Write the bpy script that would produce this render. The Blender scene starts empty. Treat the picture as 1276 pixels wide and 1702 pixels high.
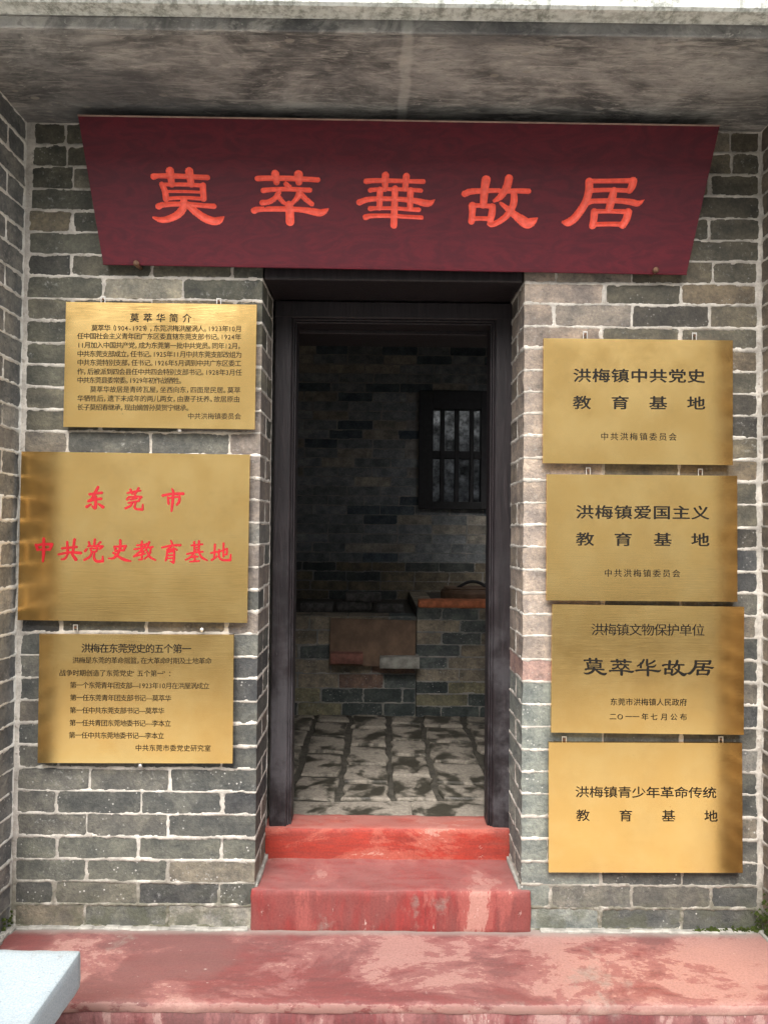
import bpy, math, random
import numpy as np
from mathutils import Matrix, Vector
random.seed(7); RNG = np.random.default_rng(11)
SC = bpy.context.scene
COL = SC.collection

# ------------------------------------------------------------------ camera
IW, IH, FPX = 1276.0, 1702.0, 1278.0
CAM = np.array([0.0, -2.41, 1.24])
_p, _y, _r = math.radians(1.255), math.radians(0.408), math.radians(0.547)
F = np.array([math.sin(_y)*math.cos(_p), math.cos(_y)*math.cos(_p), math.sin(_p)])
R0 = np.array([math.cos(_y), -math.sin(_y), 0.0]); U0 = np.cross(R0, F)
RX = math.cos(_r)*R0 + math.sin(_r)*U0; UX = -math.sin(_r)*R0 + math.cos(_r)*U0
cd = bpy.data.cameras.new('camera'); cam = bpy.data.objects.new('camera', cd); COL.objects.link(cam)
cd.sensor_fit = 'VERTICAL'; cd.sensor_height = 24.0; cd.lens = 24.0*FPX/IH
cd.clip_start = 0.02; cd.clip_end = 400.0
cam.matrix_world = Matrix(((RX[0], UX[0], -F[0], CAM[0]), (RX[1], UX[1], -F[1], CAM[1]), (RX[2], UX[2], -F[2], CAM[2]), (0, 0, 0, 1)))
SC.camera = cam

def ray(px, py):
    return F*FPX + RX*(px-IW/2) - UX*(py-IH/2)
def at(px, py, y):
    """point of the vertical plane y = const seen at a photo pixel"""
    d = ray(px, py); t = (y-CAM[1])/d[1]
    return CAM + d*t

# ------------------------------------------------------------------ world, sun, exposure
SUN_EL, SUN_AZ = math.radians(50), math.radians(190)   # azimuth from +Y, clockwise: sun behind the camera
w = bpy.data.worlds.new('World'); SC.world = w; w.use_nodes = True
nt = w.node_tree; nt.nodes.clear()
sky = nt.nodes.new('ShaderNodeTexSky'); sky.sky_type = 'NISHITA'; sky.sun_disc = False
sky.sun_elevation = SUN_EL; sky.sun_rotation = SUN_AZ; sky.dust_density = 6.0; sky.air_density = 1.0; sky.ozone_density = 1.0
hs = nt.nodes.new('ShaderNodeHueSaturation'); hs.inputs['Saturation'].default_value = 0.35
bg = nt.nodes.new('ShaderNodeBackground'); bg.inputs['Strength'].default_value = 0.15
wo = nt.nodes.new('ShaderNodeOutputWorld')
nt.links.new(sky.outputs[0], hs.inputs['Color']); nt.links.new(hs.outputs[0], bg.inputs[0]); nt.links.new(bg.outputs[0], wo.inputs[0])
sd = bpy.data.lights.new('sun', 'SUN'); sd.energy = 0.85; sd.angle = math.radians(40); sd.color = (1.0, 0.965, 0.91)
so = bpy.data.objects.new('sun', sd); COL.objects.link(so)
sdir = Vector((math.sin(SUN_AZ)*math.cos(SUN_EL), math.cos(SUN_AZ)*math.cos(SUN_EL), math.sin(SUN_EL)))
so.rotation_euler = sdir.to_track_quat('Z', 'Y').to_euler()
SC.view_settings.view_transform = 'Standard'; SC.view_settings.look = 'None'
SC.view_settings.gamma = 1.0; SC.view_settings.use_curve_mapping = False
SC.view_settings.exposure = 1.38
SC.render.engine = 'CYCLES'
SC.cycles.max_bounces = 10; SC.cycles.diffuse_bounces = 6; SC.cycles.glossy_bounces = 5
SC.cycles.sample_clamp_indirect = 6.0

# ------------------------------------------------------------------ object helpers
def put(o, parent=None, label=None, cat=None, group=None, kind=None):
    COL.objects.link(o)
    if parent is not None: o.parent = parent
    if label: o['label'] = label
    if cat: o['category'] = cat
    if group: o['group'] = group
    if kind: o['kind'] = kind
    return o
def thing(name, label, cat, loc=(0, 0, 0), group=None, kind=None):
    o = bpy.data.objects.new(name, None); o.location = loc; o.empty_display_size = 0.05
    return put(o, None, label, cat, group, kind)
def mesh_from(name, V, Fc, smooth=False):
    me = bpy.data.meshes.new(name); V = np.asarray(V, np.float32); Fc = np.asarray(Fc, np.int32)
    me.vertices.add(len(V)); me.vertices.foreach_set('co', V.ravel())
    k = Fc.shape[1]
    me.loops.add(Fc.size); me.loops.foreach_set('vertex_index', Fc.ravel())
    me.polygons.add(len(Fc)); me.polygons.foreach_set('loop_start', np.arange(0, Fc.size, k, dtype=np.int32))
    me.update(calc_edges=True); me.validate()
    if smooth: me.polygons.foreach_set('use_smooth', np.ones(len(me.polygons), bool))
    return me
def pymesh(name, V, Fc, smooth=False):
    me = bpy.data.meshes.new(name); me.from_pydata([tuple(map(float, v)) for v in V], [], Fc); me.update()
    if smooth: me.polygons.foreach_set('use_smooth', [True]*len(me.polygons))
    return me
class MB:
    def __init__(s): s.V = []; s.F = []
    def add(s, V, Fc):
        n = len(s.V); s.V += [tuple(v) for v in V]; s.F += [tuple(i+n for i in f) for f in Fc]
    def box(s, a, b, bev=0.004, M=None):
        """bevelled box between two corners"""
        a, b = np.array(a, float), np.array(b, float); a, b = np.minimum(a, b), np.maximum(a, b)
        c = (a+b)/2; h = (b-a)/2; bev = min(bev, h.min()*0.6)
        V = []
        for sx in (-1, 1):
            for sy in (-1, 1):
                for sz in (-1, 1):
                    for k in range(3):
                        q = np.array([sx, sy, sz])*(h-bev); q[k] += np.array([sx, sy, sz])[k]*bev
                        V.append(c+q)
        idx = lambda sx, sy, sz, k: ((sx*2+sy)*2+sz)*3+k
        Fc = []
        for k in range(3):
            o1, o2 = (k+1) % 3, (k+2) % 3
            for s1 in (0, 1):
                L = []
                for (p, q) in ((0, 0), (1, 0), (1, 1), (0, 1)):
                    t = [0, 0, 0]; t[k] = s1; t[o1] = p; t[o2] = q; L.append(idx(*t, k))
                Fc.append(L if s1 else L[::-1])
            for p in (0, 1):
                for q in (0, 1):   # edges along axis k, between faces o1 and o2
                    t0 = [0, 0, 0]; t0[o1] = p; t0[o2] = q; t1 = list(t0); t1[k] = 1
                    L = [idx(*t0, o1), idx(*t1, o1), idx(*t1, o2), idx(*t0, o2)]
                    Fc.append(L if (p == q) else L[::-1])
        for sx in (0, 1):
            for sy in (0, 1):
                for sz in (0, 1):
                    L = [idx(sx, sy, sz, 0), idx(sx, sy, sz, 1), idx(sx, sy, sz, 2)]
                    Fc.append(L if (sx+sy+sz) % 2 else L[::-1])
        if M is not None: V = [tuple(M @ Vector(v)) for v in V]
        s.add(V, Fc); return s
    def tube(s, pts, r, n=10, cap=True):
        pts = [Vector(p) for p in pts]; rings = []
        for i, p in enumerate(pts):
            d = (pts[min(i+1, len(pts)-1)]-pts[max(i-1, 0)]).normalized()
            a = d.orthogonal().normalized() if i == 0 else (a - d*a.dot(d)).normalized()
            b = d.cross(a); rr = r[i] if isinstance(r, (list, tuple)) else r
            rings.append([tuple(p+(a*math.cos(2*math.pi*k/n)+b*math.sin(2*math.pi*k/n))*rr) for k in range(n)])
        V = [v for R in rings for v in R]; Fc = []
        for i in range(len(pts)-1):
            for k in range(n): Fc.append((i*n+k, i*n+(k+1) % n, (i+1)*n+(k+1) % n, (i+1)*n+k))
        if cap: Fc += [tuple(range(n))[::-1], tuple(range((len(pts)-1)*n, len(pts)*n))]
        s.add(V, Fc); return s
    def build(s, name, mat, parent=None, smooth=False, **kw):
        me = pymesh(name, s.V, s.F, smooth); me.materials.append(mat)
        return put(bpy.data.objects.new(name, me), parent, **kw)

def vnoise(x, y, scale, seed=0):
    """smooth value noise, roughly -1..1"""
    r = np.random.default_rng(seed+991); T = r.uniform(-1, 1, (256, 256))
    x = np.asarray(x)/scale+1000; y = np.asarray(y)/scale+1000
    xi = np.floor(x).astype(int); yi = np.floor(y).astype(int); fx = x-xi; fy = y-yi
    fx = fx*fx*(3-2*fx); fy = fy*fy*(3-2*fy); g = lambda i, j: T[i & 255, j & 255]
    return (g(xi, yi)*(1-fx)+g(xi+1, yi)*fx)*(1-fy)+(g(xi, yi+1)*(1-fx)+g(xi+1, yi+1)*fx)*fy
def sstep(a, b, x):
    t = np.clip((x-a)/(b-a), 0, 1); return t*t*(3-2*t)

# ------------------------------------------------------------------ material helpers
class NB:
    def __init__(s, name):
        s.m = bpy.data.materials.new(name); s.m.use_nodes = True; s.t = s.m.node_tree; s.t.nodes.clear()
        s.out = s.n('ShaderNodeOutputMaterial'); s.b = s.n('ShaderNodeBsdfPrincipled'); s.l(s.b.outputs[0], s.out.inputs[0])
        s.geo = s.n('ShaderNodeNewGeometry').outputs['Position']
    def n(s, t): return s.t.nodes.new(t)
    def l(s, a, b): s.t.links.new(a, b)
    def setin(s, sock, v):
        if hasattr(v, 'is_output') or isinstance(v, bpy.types.NodeSocket): s.l(v, sock)
        elif isinstance(v, (tuple, list)) and len(v) == 3 and sock.type == 'RGBA': sock.default_value = (*v, 1)
        else: sock.default_value = v
    def vec(s, src=None, scale=(1, 1, 1), off=None, rot=(0, 0, 0)):
        n = s.n('ShaderNodeMapping'); s.l(src or s.geo, n.inputs[0]); n.inputs['Scale'].default_value = scale; n.inputs['Rotation'].default_value = rot
        if off is not None: s.setin(n.inputs['Location'], off)
        return n.outputs[0]
    def noise(s, scale, v=None, detail=4, rough=0.6, dist=0.0):
        n = s.n('ShaderNodeTexNoise'); s.l(v or s.geo, n.inputs['Vector']); n.inputs['Scale'].default_value = scale
        n.inputs['Detail'].default_value = detail; n.inputs['Roughness'].default_value = rough; n.inputs['Distortion'].default_value = dist
        return n.outputs['Fac']
    def voro(s, scale, v=None, feat='F1', out='Distance'):
        n = s.n('ShaderNodeTexVoronoi'); n.feature = feat; s.l(v or s.geo, n.inputs['Vector']); n.inputs['Scale'].default_value = scale
        return n.outputs[out]
    def ramp(s, f, a, b, va=0.0, vb=1.0):
        n = s.n('ShaderNodeMapRange'); n.interpolation_type = 'SMOOTHSTEP'; s.l(f, n.inputs[0]); n.inputs[1].default_value = a; n.inputs[2].default_value = b
        n.inputs[3].default_value = va; n.inputs[4].default_value = vb; return n.outputs[0]
    def mix(s, f, a, b, mode='MIX'):
        n = s.n('ShaderNodeMix'); n.data_type = 'RGBA'; n.blend_type = mode
        s.setin(n.inputs[0], f); s.setin(n.inputs[6], a); s.setin(n.inputs[7], b); return n.outputs[2]
    def math(s, op, a, b=0.0, clamp=False):
        n = s.n('ShaderNodeMath'); n.operation = op; n.use_clamp = clamp; s.setin(n.inputs[0], a); s.setin(n.inputs[1], b); return n.outputs[0]
    def sep(s, v=None):
        n = s.n('ShaderNodeSeparateXYZ'); s.l(v or s.geo, n.inputs[0]); return n.outputs
    def bump(s, hgt, strength=0.5, dist=0.002, prev=None):
        n = s.n('ShaderNodeBump'); n.inputs['Strength'].default_value = strength; n.inputs['Distance'].default_value = dist
        s.l(hgt, n.inputs['Height'])
        if prev is not None: s.l(prev, n.inputs['Normal'])
        return n.outputs[0]
    def fin(s, col, rough=0.8, nrm=None, metal=0.0, spec=0.5, coat=0.0, coatr=0.1):
        s.setin(s.b.inputs['Base Color'], col); s.setin(s.b.inputs['Roughness'], rough); s.b.inputs['Metallic'].default_value = metal
        s.b.inputs['Specular IOR Level'].default_value = spec
        if coat: s.b.inputs['Coat Weight'].default_value = coat; s.b.inputs['Coat Roughness'].default_value = coatr
        if nrm is not None: s.l(nrm, s.b.inputs['Normal'])
        return s.m
MAT = {}
LFY = -0.372   # front of the ledge
def m_brick():
    b = NB('brick_clay'); oi = b.n('ShaderNodeObjectInfo')
    cmb = b.n('ShaderNodeCombineXYZ'); k = b.math('MULTIPLY', oi.outputs['Random'], 31.0); b.l(k, cmb.inputs[0]); b.l(k, cmb.inputs[2])
    v = b.vec(None, (1, 1, 1), cmb.outputs[0])
    n1 = b.noise(14, v, 5, 0.65); n2 = b.noise(90, v, 4, 0.7); n3 = b.noise(30, b.vec(v, (1, 1, 2.5)), 4, 0.6)
    g1 = b.noise(7, b.vec(None, (1, 1, 1.6)), 6, 0.7, 0.4); pit = b.voro(130, v); nf = b.noise(300, v, 3, 0.75)
    c = b.mix(b.ramp(n1, 0.3, 0.7), b.mix(1.0, oi.outputs['Color'], (0.66, 0.67, 0.70), 'MULTIPLY'), b.mix(1.0, oi.outputs['Color'], (1.35, 1.32, 1.26), 'MULTIPLY'))
    c = b.mix(b.ramp(g1, 0.42, 0.62, 0.0, 0.5), c, b.mix(1.0, c, (1.6, 1.55, 1.45), 'MULTIPLY'))     # weather stains run across the courses
    c = b.mix(b.ramp(n2, 0.35, 0.75, 0.0, 0.6), c, b.mix(1.0, c, (1.75, 1.72, 1.65), 'MULTIPLY'))
    c = b.mix(b.ramp(nf, 0.50, 0.75, 0.0, 0.6), c, b.mix(1.0, c, (0.45, 0.45, 0.45), 'MULTIPLY'))
    c = b.mix(b.ramp(n3, 0.58, 0.72, 0.0, 0.55), c, (0.040, 0.042, 0.041))
    z = b.sep()[2]; low = b.ramp(z, 0.25, 1.1, 1.0, 0.3)
    fl = b.ramp(b.voro(60, v), 0.20, 0.10); sp = b.ramp(b.noise(9, v, 3), 0.48, 0.62)
    c = b.mix(b.math('MULTIPLY', b.math('MULTIPLY', fl, sp), low), c, (0.50, 0.49, 0.46))
    ef = b.ramp(b.noise(60, v, 7, 0.8), 0.54, 0.66, 0.0, 0.65); ef2 = b.ramp(b.noise(5.5, None, 4), 0.48, 0.60)
    c = b.mix(b.math('MULTIPLY', ef, ef2), c, (0.36, 0.36, 0.34))
    moss = b.math('MULTIPLY', b.ramp(z, 0.16, 0.0), b.ramp(b.noise(16, None, 5), 0.45, 0.6, 0.0, 0.6))
    c = b.mix(moss, c, (0.075, 0.080, 0.050))
    h = b.math('ADD', b.math('MULTIPLY', n2, 0.6), n1)
    return b.fin(c, b.ramp(n1, 0.3, 0.7, 0.80, 0.95), b.bump(h, 1.0, 0.005, b.bump(b.ramp(pit, 0.0, 0.25), 0.5, 0.0015)), spec=0.3)
def m_brick_far():
    b = NB('brick_clay_mass'); g = b.n('ShaderNodeNewGeometry'); r = g.outputs['Random Per Island']
    c = b.mix(r, (0.22, 0.23, 0.235), (0.38, 0.37, 0.35)); n1 = b.noise(20, None, 5, 0.65)
    c = b.mix(b.ramp(n1, 0.35, 0.7), b.mix(1.0, c, (0.7, 0.7, 0.7), 'MULTIPLY'), b.mix(1.0, c, (1.3, 1.3, 1.3), 'MULTIPLY'))
    return b.fin(c, 0.88, b.bump(n1, 0.8, 0.004), spec=0.35)
def m_mortar(name, c0, c1, dirt=0.25):
    b = NB(name); n1 = b.noise(12, None, 5, 0.65); n2 = b.noise(120, None, 4, 0.7); z = b.sep()[2]
    c = b.mix(b.ramp(n1, 0.35, 0.68), c0, c1); c = b.mix(b.ramp(n2, 0.5, 0.75, 0.0, 0.6), c, b.mix(1.0, c, (0.6, 0.57, 0.52), 'MULTIPLY'))
    c = b.mix(b.ramp(b.noise(38, None, 5, 0.75), 0.56, 0.68, 0.0, dirt+0.35), c, (0.16, 0.13, 0.10))
    lowd = b.math('MULTIPLY', b.ramp(z, 0.30, 0.0, 0.0, 1.0), b.ramp(b.noise(22, None, 5), 0.3, 0.55, 0.3, 0.95))
    c = b.mix(lowd, c, (0.085, 0.085, 0.055))
    return b.fin(c, 0.93, b.bump(n2, 0.7, 0.004, b.bump(b.noise(45, None, 4), 0.5, 0.006)), spec=0.2)
def m_concrete():
    b = NB('stained_concrete'); v = b.vec(None, (1, 1.6, 1)); s = b.vec(None, (0.7, 3.4, 1), rot=(0, 0, 0.18))
    n1 = b.noise(3.2, v, 8, 0.68, 0.6); n2 = b.noise(11, s, 8, 0.72, 1.0); n3 = b.noise(1.7, v, 3, 0.5, 0.3)
    c = b.mix(b.ramp(n1, 0.36, 0.66), (0.085, 0.084, 0.083), (0.37, 0.36, 0.34))
    c = b.mix(b.ramp(n2, 0.46, 0.66, 0.0, 0.7), c, (0.50, 0.48, 0.44)); n5 = b.noise(34, b.vec(None, (0.6, 2.0, 1), rot=(0, 0, -0.3)), 7, 0.75, 1.2); c = b.mix(b.ramp(n5, 0.5, 0.68, 0.0, 0.6), c, (0.12, 0.116, 0.11)); c = b.mix(b.ramp(n5, 0.42, 0.33, 0.0, 0.6), c, (0.58, 0.56, 0.51))
    c = b.mix(b.ramp(n3, 0.46, 0.64, 0.0, 0.6), c, (0.085, 0.085, 0.09))
    p = b.ramp(b.voro(14, b.vec(None, (1, 1.7, 1))), 0.22, 0.15); pm = b.ramp(b.noise(4, None, 3), 0.5, 0.62, 0.0, 0.7)
    c = b.mix(b.math('MULTIPLY', p, pm), c, (0.33, 0.31, 0.27))
    # trowelled seam running out from the wall
    x = b.sep()[0]; j = b.math('ABSOLUTE', b.math('SUBTRACT', b.math('ADD', x, b.ramp(b.noise(9, None, 3), 0, 1, -0.012, 0.012)), 0.062))
    c = b.mix(b.ramp(j, 0.020, 0.008, 0.0, 0.42), c, (0.55, 0.54, 0.50))
    return b.fin(c, 0.86, b.bump(b.noise(40, s, 6, 0.7), 0.55, 0.004, b.bump(n1, 0.5, 0.01)), spec=0.3)
def m_slab_edge():
    b = NB('weathered_render'); n1 = b.noise(40, None, 7, 0.75); n2 = b.noise(6, None, 4)
    c = b.mix(b.ramp(n1, 0.42, 0.62), (0.62, 0.64, 0.60), (0.28, 0.29, 0.26)); c = b.mix(b.ramp(n2, 0.45, 0.65, 0.0, 0.6), c, (0.74, 0.75, 0.71))
    dr = b.ramp(b.noise(14, b.vec(None, (2.2, 1, 0.15)), 6, 0.75), 0.52, 0.66, 0.0, 0.7); c = b.mix(dr, c, (0.20, 0.21, 0.18))
    return b.fin(c, 0.9, b.bump(n1, 0.8, 0.006), spec=0.3)
def m_redpaint(name, fresh, worn, pale, wear=0.5, streak=False, tread=0.75, edge=False):
    b = NB(name); v = b.vec(None, (0.8, 1.25, 1.6) if not streak else (1.5, 1, 0.5)); P = b.sep()
    n1 = b.noise(3.4, v, 13, 0.70, 0.35); n2 = b.noise(26, v, 10, 0.78); n3 = b.noise(2.6, b.vec(v, off=(3, 5, 1)), 12, 0.68, 0.4); n4 = b.noise(150, None, 5, 0.75); br = b.noise(18, b.vec(None, (0.35, 3.0, 3.0) if not streak else (3, 3, 0.3)), 8, 0.75, 0.5)
    gx = b.ramp(P[0], -1.0, 0.7, -0.028, 0.022); w1 = b.math('ADD', n1, gx)
    c = b.mix(b.ramp(br, 0.35, 0.68), fresh, tuple(x*0.62+0.012 for x in fresh))
    c = b.mix(b.ramp(n3, 0.44, 0.60, 0.0, 0.65), c, tuple(0.55*a+0.02 for a in worn))
    c = b.mix(b.ramp(w1, wear-0.03, wear+0.03, 0.0, 0.85), c, worn)
    f = b.math('ADD', b.math('MULTIPLY', w1, 0.72), b.math('MULTIPLY', n2, 0.28))
    c = b.mix(b.ramp(f, wear+0.035, wear+0.055, 0.0, 0.85), c, pale)
    c = b.mix(b.ramp(b.noise(30, b.vec(v, off=(9, 2, 4)), 10, 0.8), 0.63, 0.66, 0.0, 0.75), c, (0.62, 0.54, 0.48))
    c = b.mix(b.ramp(b.noise(2.1, b.vec(None, off=(7, 1, 2)), 9, 0.7), 0.58, 0.66, 0.0, 0.65), c, (0.24, 0.22, 0.19))
    gr = b.math('ADD', n4, 0.0); c = b.mix(b.ramp(gr, 0.38, 0.72, 0.0, 0.6), c, b.mix(1.0, c, (0.55, 0.52, 0.52), 'MULTIPLY'))
    # dust and cement left along the walls, paint rubbed off along the nosing
    if edge:
        wall_d = b.math('ADD', P[1], b.math('MULTIPLY', n2, 0.03)); c = b.mix(b.ramp(wall_d, -0.035, 0.0, 0.0, 0.8), c, (0.24, 0.225, 0.20))
        nose = b.math('ADD', P[1], b.math('MULTIPLY', n2, 0.045)); c = b.mix(b.ramp(nose, LFY+0.025, LFY+0.021, 0.0, 0.45), c, (0.36, 0.23, 0.195))
    nz = b.sep(b.n('ShaderNodeNewGeometry').outputs['True Normal'])[2]   # treads are scuffed by feet, risers keep their paint
    sc = b.math('MULTIPLY', b.ramp(nz, 0.7, 0.95), b.ramp(b.noise(12, b.vec(None, (0.6, 2, 1)), 6, 0.7), 0.25, 0.6, 0.15, tread))
    c = b.mix(sc, c, tuple(a*0.62+0.055 for a in worn))
    return b.fin(c, b.ramp(n1, 0.3, 0.7, 0.55, 0.8), b.bump(f, 0.5, 0.004, b.bump(n4, 0.4, 0.002)), spec=0.4)
def m_board():
    b = NB('lacquered_board'); v = b.vec(None, (1, 1, 2.6)); g = b.noise(7, v, 6, 0.6, 2.6); g2 = b.noise(26, v, 5, 0.65, 3.4)
    c = b.mix(b.ramp(g, 0.36, 0.66), (0.080, 0.010, 0.017), (0.118, 0.012, 0.020)); c = b.mix(b.ramp(g2, 0.50, 0.66, 0.0, 0.35), c, (0.055, 0.010, 0.022))
    return b.fin(c, 0.42, b.bump(g2, 0.12, 0.001), spec=0.28)
def m_simple(name, c, rough=0.6, metal=0.0, var=0.25, scale=30, bump=0.2, spec=0.5, coat=0.0):
    b = NB(name); n = b.noise(scale, None, 5, 0.65)
    cc = b.mix(b.ramp(n, 0.3, 0.7), tuple(x*(1-var) for x in c), tuple(min(1, x*(1+var)) for x in c))
    return b.fin(cc, rough, b.bump(n, bump, 0.002) if bump else None, metal, spec, coat)
def m_brass():
    b = NB('brushed_brass'); oi = b.n('ShaderNodeObjectInfo'); cmb = b.n('ShaderNodeCombineXYZ'); k = b.math('MULTIPLY', oi.outputs['Random'], 17.0); b.l(k, cmb.inputs[0]); b.l(k, cmb.inputs[2])
    v = b.vec(None, (1, 1, 1), cmb.outputs[0])
    big = b.noise(1.6, b.vec(v, (2.0, 1, 0.7)), 1, 0.3); br = b.noise(700, b.vec(v, (0.015, 1, 1)), 2, 0.5); st = b.noise(9, v, 5, 0.6)
    c = b.mix(b.ramp(st, 0.35, 0.7), (0.92, 0.60, 0.22), (0.96, 0.66, 0.265))
    spots = b.ramp(b.voro(26, v), 0.06, 0.035); c = b.mix(b.math('MULTIPLY', spots, b.ramp(b.noise(6, v, 3), 0.5, 0.6, 0.0, 0.5)), c, (0.38, 0.25, 0.11))
    c = b.mix(b.ramp(b.noise(5, v, 6, 0.75), 0.45, 0.7, 0.0, 0.25), c, (0.66, 0.42, 0.17))
    n = b.bump(big, 0.12, 0.010, b.bump(br, 0.20, 0.0006))
    m = b.fin(c, b.ramp(st, 0.3, 0.7, 0.14, 0.20), n, 1.0)
    return m
def m_wood_dark():
    b = NB('dark_stained_wood'); g = b.noise(16, b.vec(None, (4, 4, 0.35)), 6, 0.65, 0.8); d = b.noise(7, None, 5, 0.7); z = b.sep()[2]
    c = b.mix(b.ramp(g, 0.35, 0.7), (0.010, 0.0075, 0.009), (0.024, 0.018, 0.020))
    f = b.math('MULTIPLY', b.ramp(z, 1.5, 0.25), b.ramp(d, 0.4, 0.65, 0.0, 0.5)); c = b.mix(f, c, (0.12, 0.115, 0.125))
    c = b.mix(b.ramp(b.noise(30, b.vec(None, (1, 1, 0.5)), 6, 0.8), 0.66, 0.70, 0.0, 0.4), c, (0.16, 0.15, 0.15))
    sp = b.ramp(b.noise(30, b.vec(None, (5, 5, 0.12)), 5, 0.7, 0.3), 0.66, 0.70, 0.0, 0.8); c = b.mix(sp, c, (0.006, 0.005, 0.006))
    sc = b.ramp(b.noise(60, b.vec(None, (2.5, 2.5, 0.35)), 7, 0.85), 0.67, 0.70, 0.0, 0.5); c = b.mix(sc, c, (0.17, 0.16, 0.155))
    return b.fin(c, 0.5, b.bump(g, 0.7, 0.004, b.bump(sp, -0.6, 0.003)), spec=0.35)
def m_granite():
    b = NB('pale_granite'); n = b.noise(260, None, 3, 0.8); n2 = b.noise(90, None, 3, 0.7); n3 = b.noise(5, None, 4)
    c = b.mix(b.ramp(n, 0.38, 0.62), (0.27, 0.335, 0.38), (0.36, 0.43, 0.48)); c = b.mix(b.ramp(n2, 0.62, 0.7, 0.0, 0.5), c, (0.12, 0.15, 0.17)); c = b.mix(b.ramp(b.noise(4, b.vec(None, (3, 1, 1)), 9, 0.75), 0.52, 0.68, 0.0, 0.5), c, (0.20, 0.185, 0.16))
    return b.fin(c, 0.6, b.bump(n, 0.3, 0.001), spec=0.4)
def m_floorstone():
    b = NB('damp_floor_stone'); oi = b.n('ShaderNodeObjectInfo'); cmb = b.n('ShaderNodeCombineXYZ'); k = b.math('MULTIPLY', oi.outputs['Random'], 13.0); b.l(k, cmb.inputs[0])
    v = b.vec(None, (1.2, 1.0, 1), cmb.outputs[0]); n1 = b.noise(6, v, 5, 0.6, 0.3); n2 = b.noise(60, v, 5, 0.7)
    c = b.mix(b.ramp(n2, 0.35, 0.7), (0.22, 0.195, 0.16), (0.32, 0.285, 0.235)); wet = b.ramp(n1, 0.46, 0.585)
    c = b.mix(b.math('MULTIPLY', wet, 0.93), c, (0.030, 0.028, 0.020))
    return b.fin(c, b.math('SUBTRACT', 0.85, b.math('MULTIPLY', wet, 0.35)), b.bump(n2, 0.5, 0.003, b.bump(n1, 0.4, 0.006)), spec=0.4)
MAT['brick'] = m_brick(); MAT['brick_far'] = m_brick_far()
MAT['mortar'] = m_mortar('lime_mortar', (0.36, 0.335, 0.30), (0.64, 0.60, 0.54), 0.28)
MAT['mortar_side'] = m_mortar('white_lime_mortar', (0.56, 0.545, 0.50), (0.74, 0.73, 0.68), 0.1)
MAT['mortar_in'] = m_mortar('grimy_mortar', (0.22, 0.22, 0.215), (0.36, 0.34, 0.31), 0.35)
MAT['concrete'] = m_concrete(); MAT['slab_edge'] = m_slab_edge()
MAT['red_ledge'] = m_redpaint('worn_red_paint', (0.20, 0.046, 0.044), (0.265, 0.108, 0.098), (0.37, 0.205, 0.175), 0.487, False, 0.2, True)
MAT['red_riser'] = m_redpaint('brushed_red_paint', (0.27, 0.032, 0.028), (0.31, 0.085, 0.072), (0.42, 0.22, 0.18), 0.54, True, 0.7)
MAT['red_bright'] = m_redpaint('bright_red_paint', (0.36, 0.038, 0.022), (0.38, 0.095, 0.066), (0.46, 0.23, 0.18), 0.535, False, 0.85)
MAT['red_front'] = m_redpaint('dull_red_paint', (0.17, 0.040, 0.042), (0.24, 0.10, 0.096), (0.34, 0.21, 0.19), 0.50, True)
MAT['cement'] = m_simple('grey_cement', (0.30, 0.29, 0.26), 0.9, 0, 0.3, 25, 0.5, 0.3)
MAT['board'] = m_board()
MAT['board_edge'] = m_simple('board_edge_highlight', (0.30, 0.20, 0.16), 0.6)
MAT['carved'] = m_simple('vermilion_paint', (0.92, 0.130, 0.080), 0.5, 0, 0.16, 60, 0.15)
MAT['brass'] = m_brass()
MAT['ink'] = m_simple('black_enamel', (0.010, 0.008, 0.006), 0.6, 0, 0.1, 30, 0, 0.2)
MAT['ink_thin'] = m_simple('etched_brown_enamel', (0.016, 0.010, 0.005), 0.6, 0, 0.1, 30, 0, 0.2)
MAT['redink'] = m_simple('red_enamel', (0.38, 0.004, 0.010), 0.45, 0, 0.1, 30, 0)
MAT['steel'] = m_simple('galvanised_steel', (0.60, 0.58, 0.55), 0.4, 0.8, 0.2, 50, 0.1)
MAT['rust'] = m_simple('rusty_iron', (0.16, 0.085, 0.05), 0.7, 0.3, 0.4, 80, 0.6)
MAT['wood_dark'] = m_wood_dark(); MAT['granite'] = m_granite(); MAT['floorstone'] = m_floorstone()
MAT['mud'] = m_simple('dark_damp_earth', (0.060, 0.054, 0.042), 0.85, 0, 0.4, 30, 0.8)
MAT['wood_brown'] = m_simple('old_brown_board', (0.17, 0.105, 0.065), 0.7, 0, 0.3, 14, 0.4)
MAT['terracotta'] = m_simple('red_clay_tile', (0.52, 0.17, 0.075), 0.8, 0, 0.3, 30, 0.5)
MAT['black_void'] = m_simple('sooty_paint', (0.02, 0.02, 0.022), 0.7, 0, 0.3, 30, 0.3)
MAT['plaster'] = m_simple('aged_plaster', (0.90, 0.87, 0.80), 0.9, 0, 0.15, 4, 0.3, 0.3)
MAT['pavement'] = m_simple('alley_concrete', (0.40, 0.38, 0.34), 0.9, 0, 0.2, 6, 0.4, 0.3)
MAT['roughwall'] = m_simple('rough_render', (0.15, 0.16, 0.165), 0.95, 0, 0.6, 28, 1.0, 0.2)
MAT['moss'] = m_simple('green_moss', (0.06, 0.085, 0.02), 0.95, 0, 0.5, 60, 0.6, 0.2)

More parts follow.
